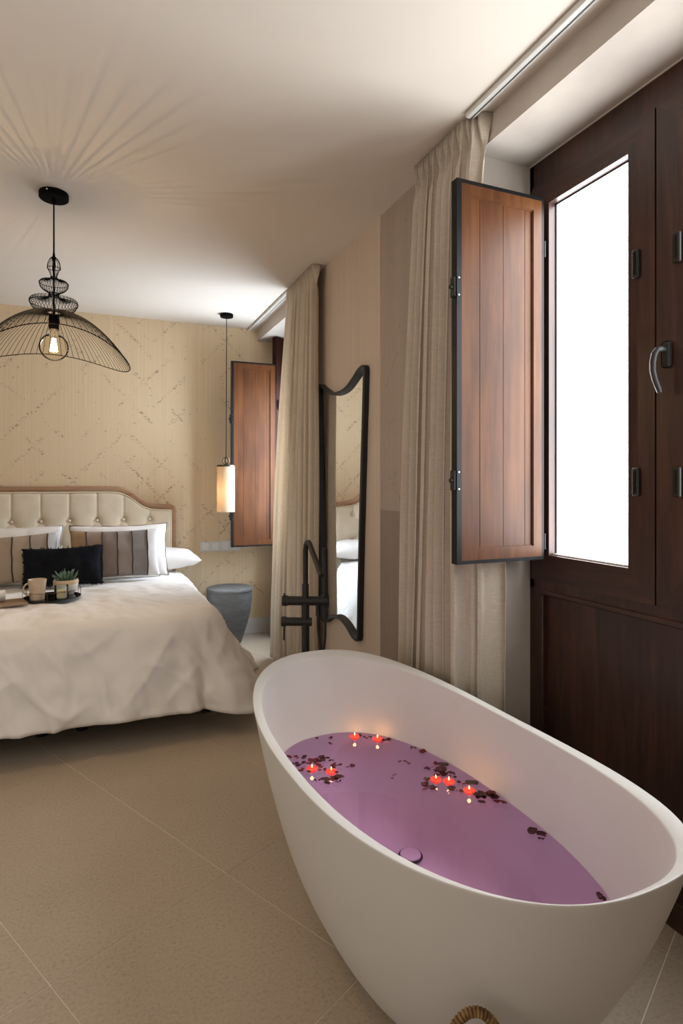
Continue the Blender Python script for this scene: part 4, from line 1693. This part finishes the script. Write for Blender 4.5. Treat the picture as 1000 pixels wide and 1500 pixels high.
# ================================================================= WIRE PENDANT
pxx, pyy = -0.170, 3.050
pl = empty('wire_pendant', (pxx, pyy, CZ))
tag(pl, 'large black wire pendant lamp with stacked tiers over the bed', 'lamp')
bm = bmesh.new()
add_lathe(bm, [(0, 0), (0.062, 0), (0.064, -0.004), (0.064, -0.026), (0.060, -0.030), (0, -0.030)], (pxx, pyy, CZ), 36)
can = obj('ceiling_canopy', bm, 'wire_black', pl, smooth=True)
bm = bmesh.new()
bmesh.ops.create_uvsphere(bm, u_segments=10, v_segments=6, radius=0.005, matrix=Matrix.Translation((pxx + 0.064 * -sin(TH), pyy - 0.064 * cos(TH), CZ - 0.012)))
obj('canopy_screw', bm, 'chrome', can, smooth='all')
bm = bmesh.new()
add_lathe(bm, [(0, 0), (0.010, 0), (0.009, -0.018), (0.004, -0.026)], (pxx, pyy, CZ - 0.030), 14)
add_tube(bm, [(pxx, pyy, CZ - 0.03), (pxx, pyy, 2.385)], 0.0035, 8)
add_tube(bm, [(pxx, pyy, 2.415), (pxx, pyy, 2.375)], [0.0035, 0.009], 10)
obj('cord', bm, 'wire_black', pl, smooth=True)
# tiers: closed profile loops of thin wires (r, z)
tier_top = [(0.004, 2.388), (0.018, 2.382), (0.026, 2.362), (0.029, 2.338), (0.020, 2.322), (0.014, 2.306), (0.013, 2.296)]
tier_mid = [(0.013, 2.296), (0.020, 2.284), (0.036, 2.280), (0.054, 2.278), (0.063, 2.268), (0.060, 2.250), (0.048, 2.236), (0.030, 2.226), (0.024, 2.220)]
tier_low = [(0.022, 2.220), (0.022, 2.205), (0.034, 2.194), (0.058, 2.192), (0.084, 2.196), (0.102, 2.188), (0.104, 2.174), (0.092, 2.150), (0.072, 2.134), (0.058, 2.128)]


def smooth_prof(P, n=2):
    for _ in range(n):
        q = [P[0]]
        for a, b in zip(P, P[1:]):
            q += [(a[0] * .75 + b[0] * .25, a[1] * .75 + b[1] * .25), (a[0] * .25 + b[0] * .75, a[1] * .25 + b[1] * .75)]
        q.append(P[-1])
        P = q
    return P


for P, nw, nm in ((tier_top, 14, 'finial_wires'), (tier_mid, 32, 'upper_tier_wires'), (tier_low, 40, 'lower_tier_wires')):
    Q = smooth_prof(P, 1)
    bm = bmesh.new()
    for k in range(nw):
        t = 2 * pi * k / nw
        add_tube(bm, [(pxx + r * cos(t), pyy + r * sin(t), z) for r, z in Q], 0.0011, 4, cap=False)
    obj(nm, bm, 'wire_black', pl, kind='stuff')
    for r, z in (P[0], P[-1], max(P)):
        bm = bmesh.new()
        rr = max(r, 0.01)
        add_tube(bm, [(pxx + rr * cos(2 * pi * k / 28), pyy + rr * sin(2 * pi * k / 28), z) for k in range(28)], 0.0016, 5, closed=True)
        obj('tier_ring', bm, 'wire_black', pl, smooth='all')


def brim(rho, t):
    """wavy hat brim; t measured from the view direction"""
    zr = 1.945 + 0.055 * cos(2 * (t - radians(28)))
    r = 0.030 + (0.335 - 0.030) * rho
    z = zr + (2.130 - zr) * (1 - rho ** 2.0)
    a = t + pi / 2 - TH
    return (pxx + r * cos(a), pyy + r * sin(a), z)


bm = bmesh.new()
NW = 72
for k in range(NW):
    t = 2 * pi * k / NW
    add_tube(bm, [brim(i / 12, t) for i in range(13)], 0.0012, 4, cap=False)
obj('brim_wires', bm, 'wire_black', pl, kind='stuff')
bm = bmesh.new()
add_tube(bm, [brim(1.0, 2 * pi * k / 96) for k in range(96)], 0.0022, 6, closed=True)
obj('brim_rim', bm, 'wire_black', pl, smooth='all')
bm = bmesh.new()
add_tube(bm, [brim(0.0, 2 * pi * k / 24) for k in range(24)], 0.0025, 6, closed=True)
obj('brim_collar', bm, 'wire_black', pl, smooth='all')
bm = bmesh.new()
add_tube(bm, [(pxx, pyy, 2.385), (pxx, pyy, 2.12)], 0.004, 8)
add_lathe(bm, [(0, 2.125), (0.020, 2.120), (0.0225, 2.105), (0.0225, 2.052), (0.018, 2.048), (0, 2.048)], (pxx, pyy, 0), 24)
obj('socket', bm, 'wire_black', pl, smooth=True)
bm = bmesh.new()
bz = 1.970
prof = [(0.016, 2.048), (0.0165, 2.035), (0.020, 2.025)]
for k in range(13):
    t = radians(62) - (radians(62) + pi / 2) * k / 12
    prof.append((max(0.064 * cos(t), 0.0), bz + 0.064 * sin(t)))
prof[-1] = (0, bz - 0.064)
add_lathe(bm, prof, (pxx, pyy, 0), 32)
obj('bulb', bm, 'bulb_glass', pl, smooth='all')
bm = bmesh.new()
for k in range(8):
    t = 2 * pi * k / 8
    add_tube(bm, [(pxx + 0.006 * cos(t), pyy + 0.006 * sin(t), 2.010), (pxx + 0.015 * cos(t), pyy + 0.015 * sin(t), 1.950)], 0.0020, 5)
obj('filament', bm, 'filament_glow', pl, kind='stuff')
ld = bpy.data.lights.new('pendant_bulb_light', 'POINT')
ld.energy = 13
ld.color = (1.0, 0.70, 0.42)
ld.shadow_soft_size = 0.0045
lo = bpy.data.objects.new('pendant_bulb_light', ld)
COL.objects.link(lo)
lo.parent = pl
lo.location = (0, 0, 1.978 - CZ)

# ================================================================= SMALL HANGING LAMP
hx, hy = 0.987, 4.710
hl = empty('hanging_lamp', (hx, hy, CZ))
tag(hl, 'small hanging lamp with white cylinder shade in front of the far shutter', 'lamp')
bm = bmesh.new()
add_lathe(bm, [(0, 0), (0.050, 0), (0.052, -0.003), (0.052, -0.022), (0.048, -0.026), (0, -0.026)], (hx, hy, CZ), 30)
obj('ceiling_canopy', bm, 'wire_black', hl, smooth=True)
bm = bmesh.new()
add_tube(bm, [(hx, hy, CZ - 0.02), (hx - 0.004, hy, 1.538)], 0.0028, 8)
obj('cord', bm, 'wire_black', hl, smooth=True)
sx_ = hx - 0.006
bm = bmesh.new()
add_tube(bm, [(sx_ + 0.024 * cos(2 * pi * k / 24), hy, 1.508 + 0.030 * sin(2 * pi * k / 24)) for k in range(24)], 0.0055, 8, closed=True)
add_tube(bm, [(sx_, hy, 1.535), (sx_, hy, 1.480)], 0.006, 8)
obj('ring_loop', bm, 'bronze_metal', hl, smooth='all')
bm = bmesh.new()
add_lathe(bm, [(0.0, 1.478), (0.070, 1.476), (0.072, 1.472), (0.072, 1.462), (0.070, 1.462), (0, 1.468)], (sx_, hy, 0), 32)
obj('top_cap', bm, 'bronze_metal', hl, smooth=True)
bm = bmesh.new()
add_lathe(bm, [(0.071, 1.463), (0.071, 1.100), (0.069, 1.100), (0.069, 1.463)], (sx_, hy, 0), 40)
obj('lamp_shade', bm, 'lamp_shade_fabric', hl, smooth=True)
bm = bmesh.new()
add_lathe(bm, [(0.0, 1.108), (0.069, 1.108), (0.069, 1.111), (0, 1.111)], (sx_, hy, 0), 32)
obj('diffuser', bm, 'lamp_shade_fabric', hl, smooth=True)
ld = bpy.data.lights.new('hanging_lamp_light', 'POINT')
ld.energy = 0.30
ld.color = (1.0, 0.80, 0.58)
ld.shadow_soft_size = 0.03
lo = bpy.data.objects.new('hanging_lamp_light', ld)
COL.objects.link(lo)
lo.parent = hl
lo.location = (sx_ - hx, 0, 1.26 - CZ)

# ================================================================= BASKET WITH TOWEL
bx_, by_ = 0.532, 0.745
bk = empty('basket', (bx_, by_, 0))
tag(bk, 'round woven seagrass basket with a thick twisted handle beside the tub', 'basket')
bm = bmesh.new()
for k in range(16):
    z = 0.010 + k * 0.0165
    r = 0.115 + 0.030 * sin(min(1, k / 9) * pi / 2)
    add_tube(bm, [(bx_ + (r + 0.0015 * sin(24 * 2 * pi * i / 96 + k * pi)) * cos(2 * pi * i / 96), by_ + (r + 0.0015 * sin(24 * 2 * pi * i / 96 + k * pi)) * sin(2 * pi * i / 96), z) for i in range(96)], 0.0095, 6, closed=True)
obj('basket_wall', bm, 'seagrass', bk, smooth='all', kind='stuff')
bm = bmesh.new()
add_lathe(bm, [(0, 0.001), (0.115, 0.001), (0.115, 0.012), (0, 0.012)], (bx_, by_, 0), 32)
obj('basket_base', bm, 'seagrass', bk)
# twisted loop handle
hd = Vector((0.115, 0.155, 0)).normalized()
hc = Vector((bx_, by_, 0)) + hd * 0.150
hs_ = Vector((cos(TH), -sin(TH), 0))
path = []
for k in range(41):
    t = pi * k / 40
    path.append(hc + hs_ * (0.049 * cos(t)) + hd * 0.012 * sin(t) + Vector((0, 0, 0.318 + 0.074 * sin(t))))
path = [hc + hs_ * 0.049 + Vector((0, 0, 0.24))] + path + [hc - hs_ * 0.049 + Vector((0, 0, 0.24))]
bm = bmesh.new()
add_tube(bm, path, 0.0062, 8)
hnd = obj('handle', bm, 'seagrass', bk, smooth='all')
bm = bmesh.new()
tw = []
for i in range(0, 42 * 12):
    u = i / 12
    k = int(u)
    if k >= len(path) - 1:
        break
    p = path[k].lerp(path[k + 1], u - k)
    t = (path[k + 1] - path[k]).normalized()
    a, b = hd, t.cross(hd).normalized()
    ang = 2 * pi * u / 1.55
    tw.append(p + (a * cos(ang) + b * sin(ang)) * 0.0062)
add_tube(bm, tw, 0.0034, 5)
obj('handle_wrap', bm, 'seagrass', hnd, smooth='all')
bm = bmesh.new()
bmesh.ops.create_uvsphere(bm, u_segments=32, v_segments=18, radius=1.0)
for v in bm.verts:
    p = v.co.copy()
    nzv = noise.noise(p * 2.2) * 0.10
    v.co = Vector((p.x * 0.112 * (1 + nzv), p.y * 0.112 * (1 + nzv), (p.z * 0.10 if p.z > 0 else p.z * 0.16) * (1 + nzv)))
bmesh.ops.translate(bm, verts=bm.verts, vec=(bx_ + 0.012, by_ + 0.015, 0.238))
o = obj('towel', bm, 'towel_white', origin=(bx_, by_, 0.245), smooth='all')
tag(o, 'white rolled towel stuffed in the woven basket', 'towel')
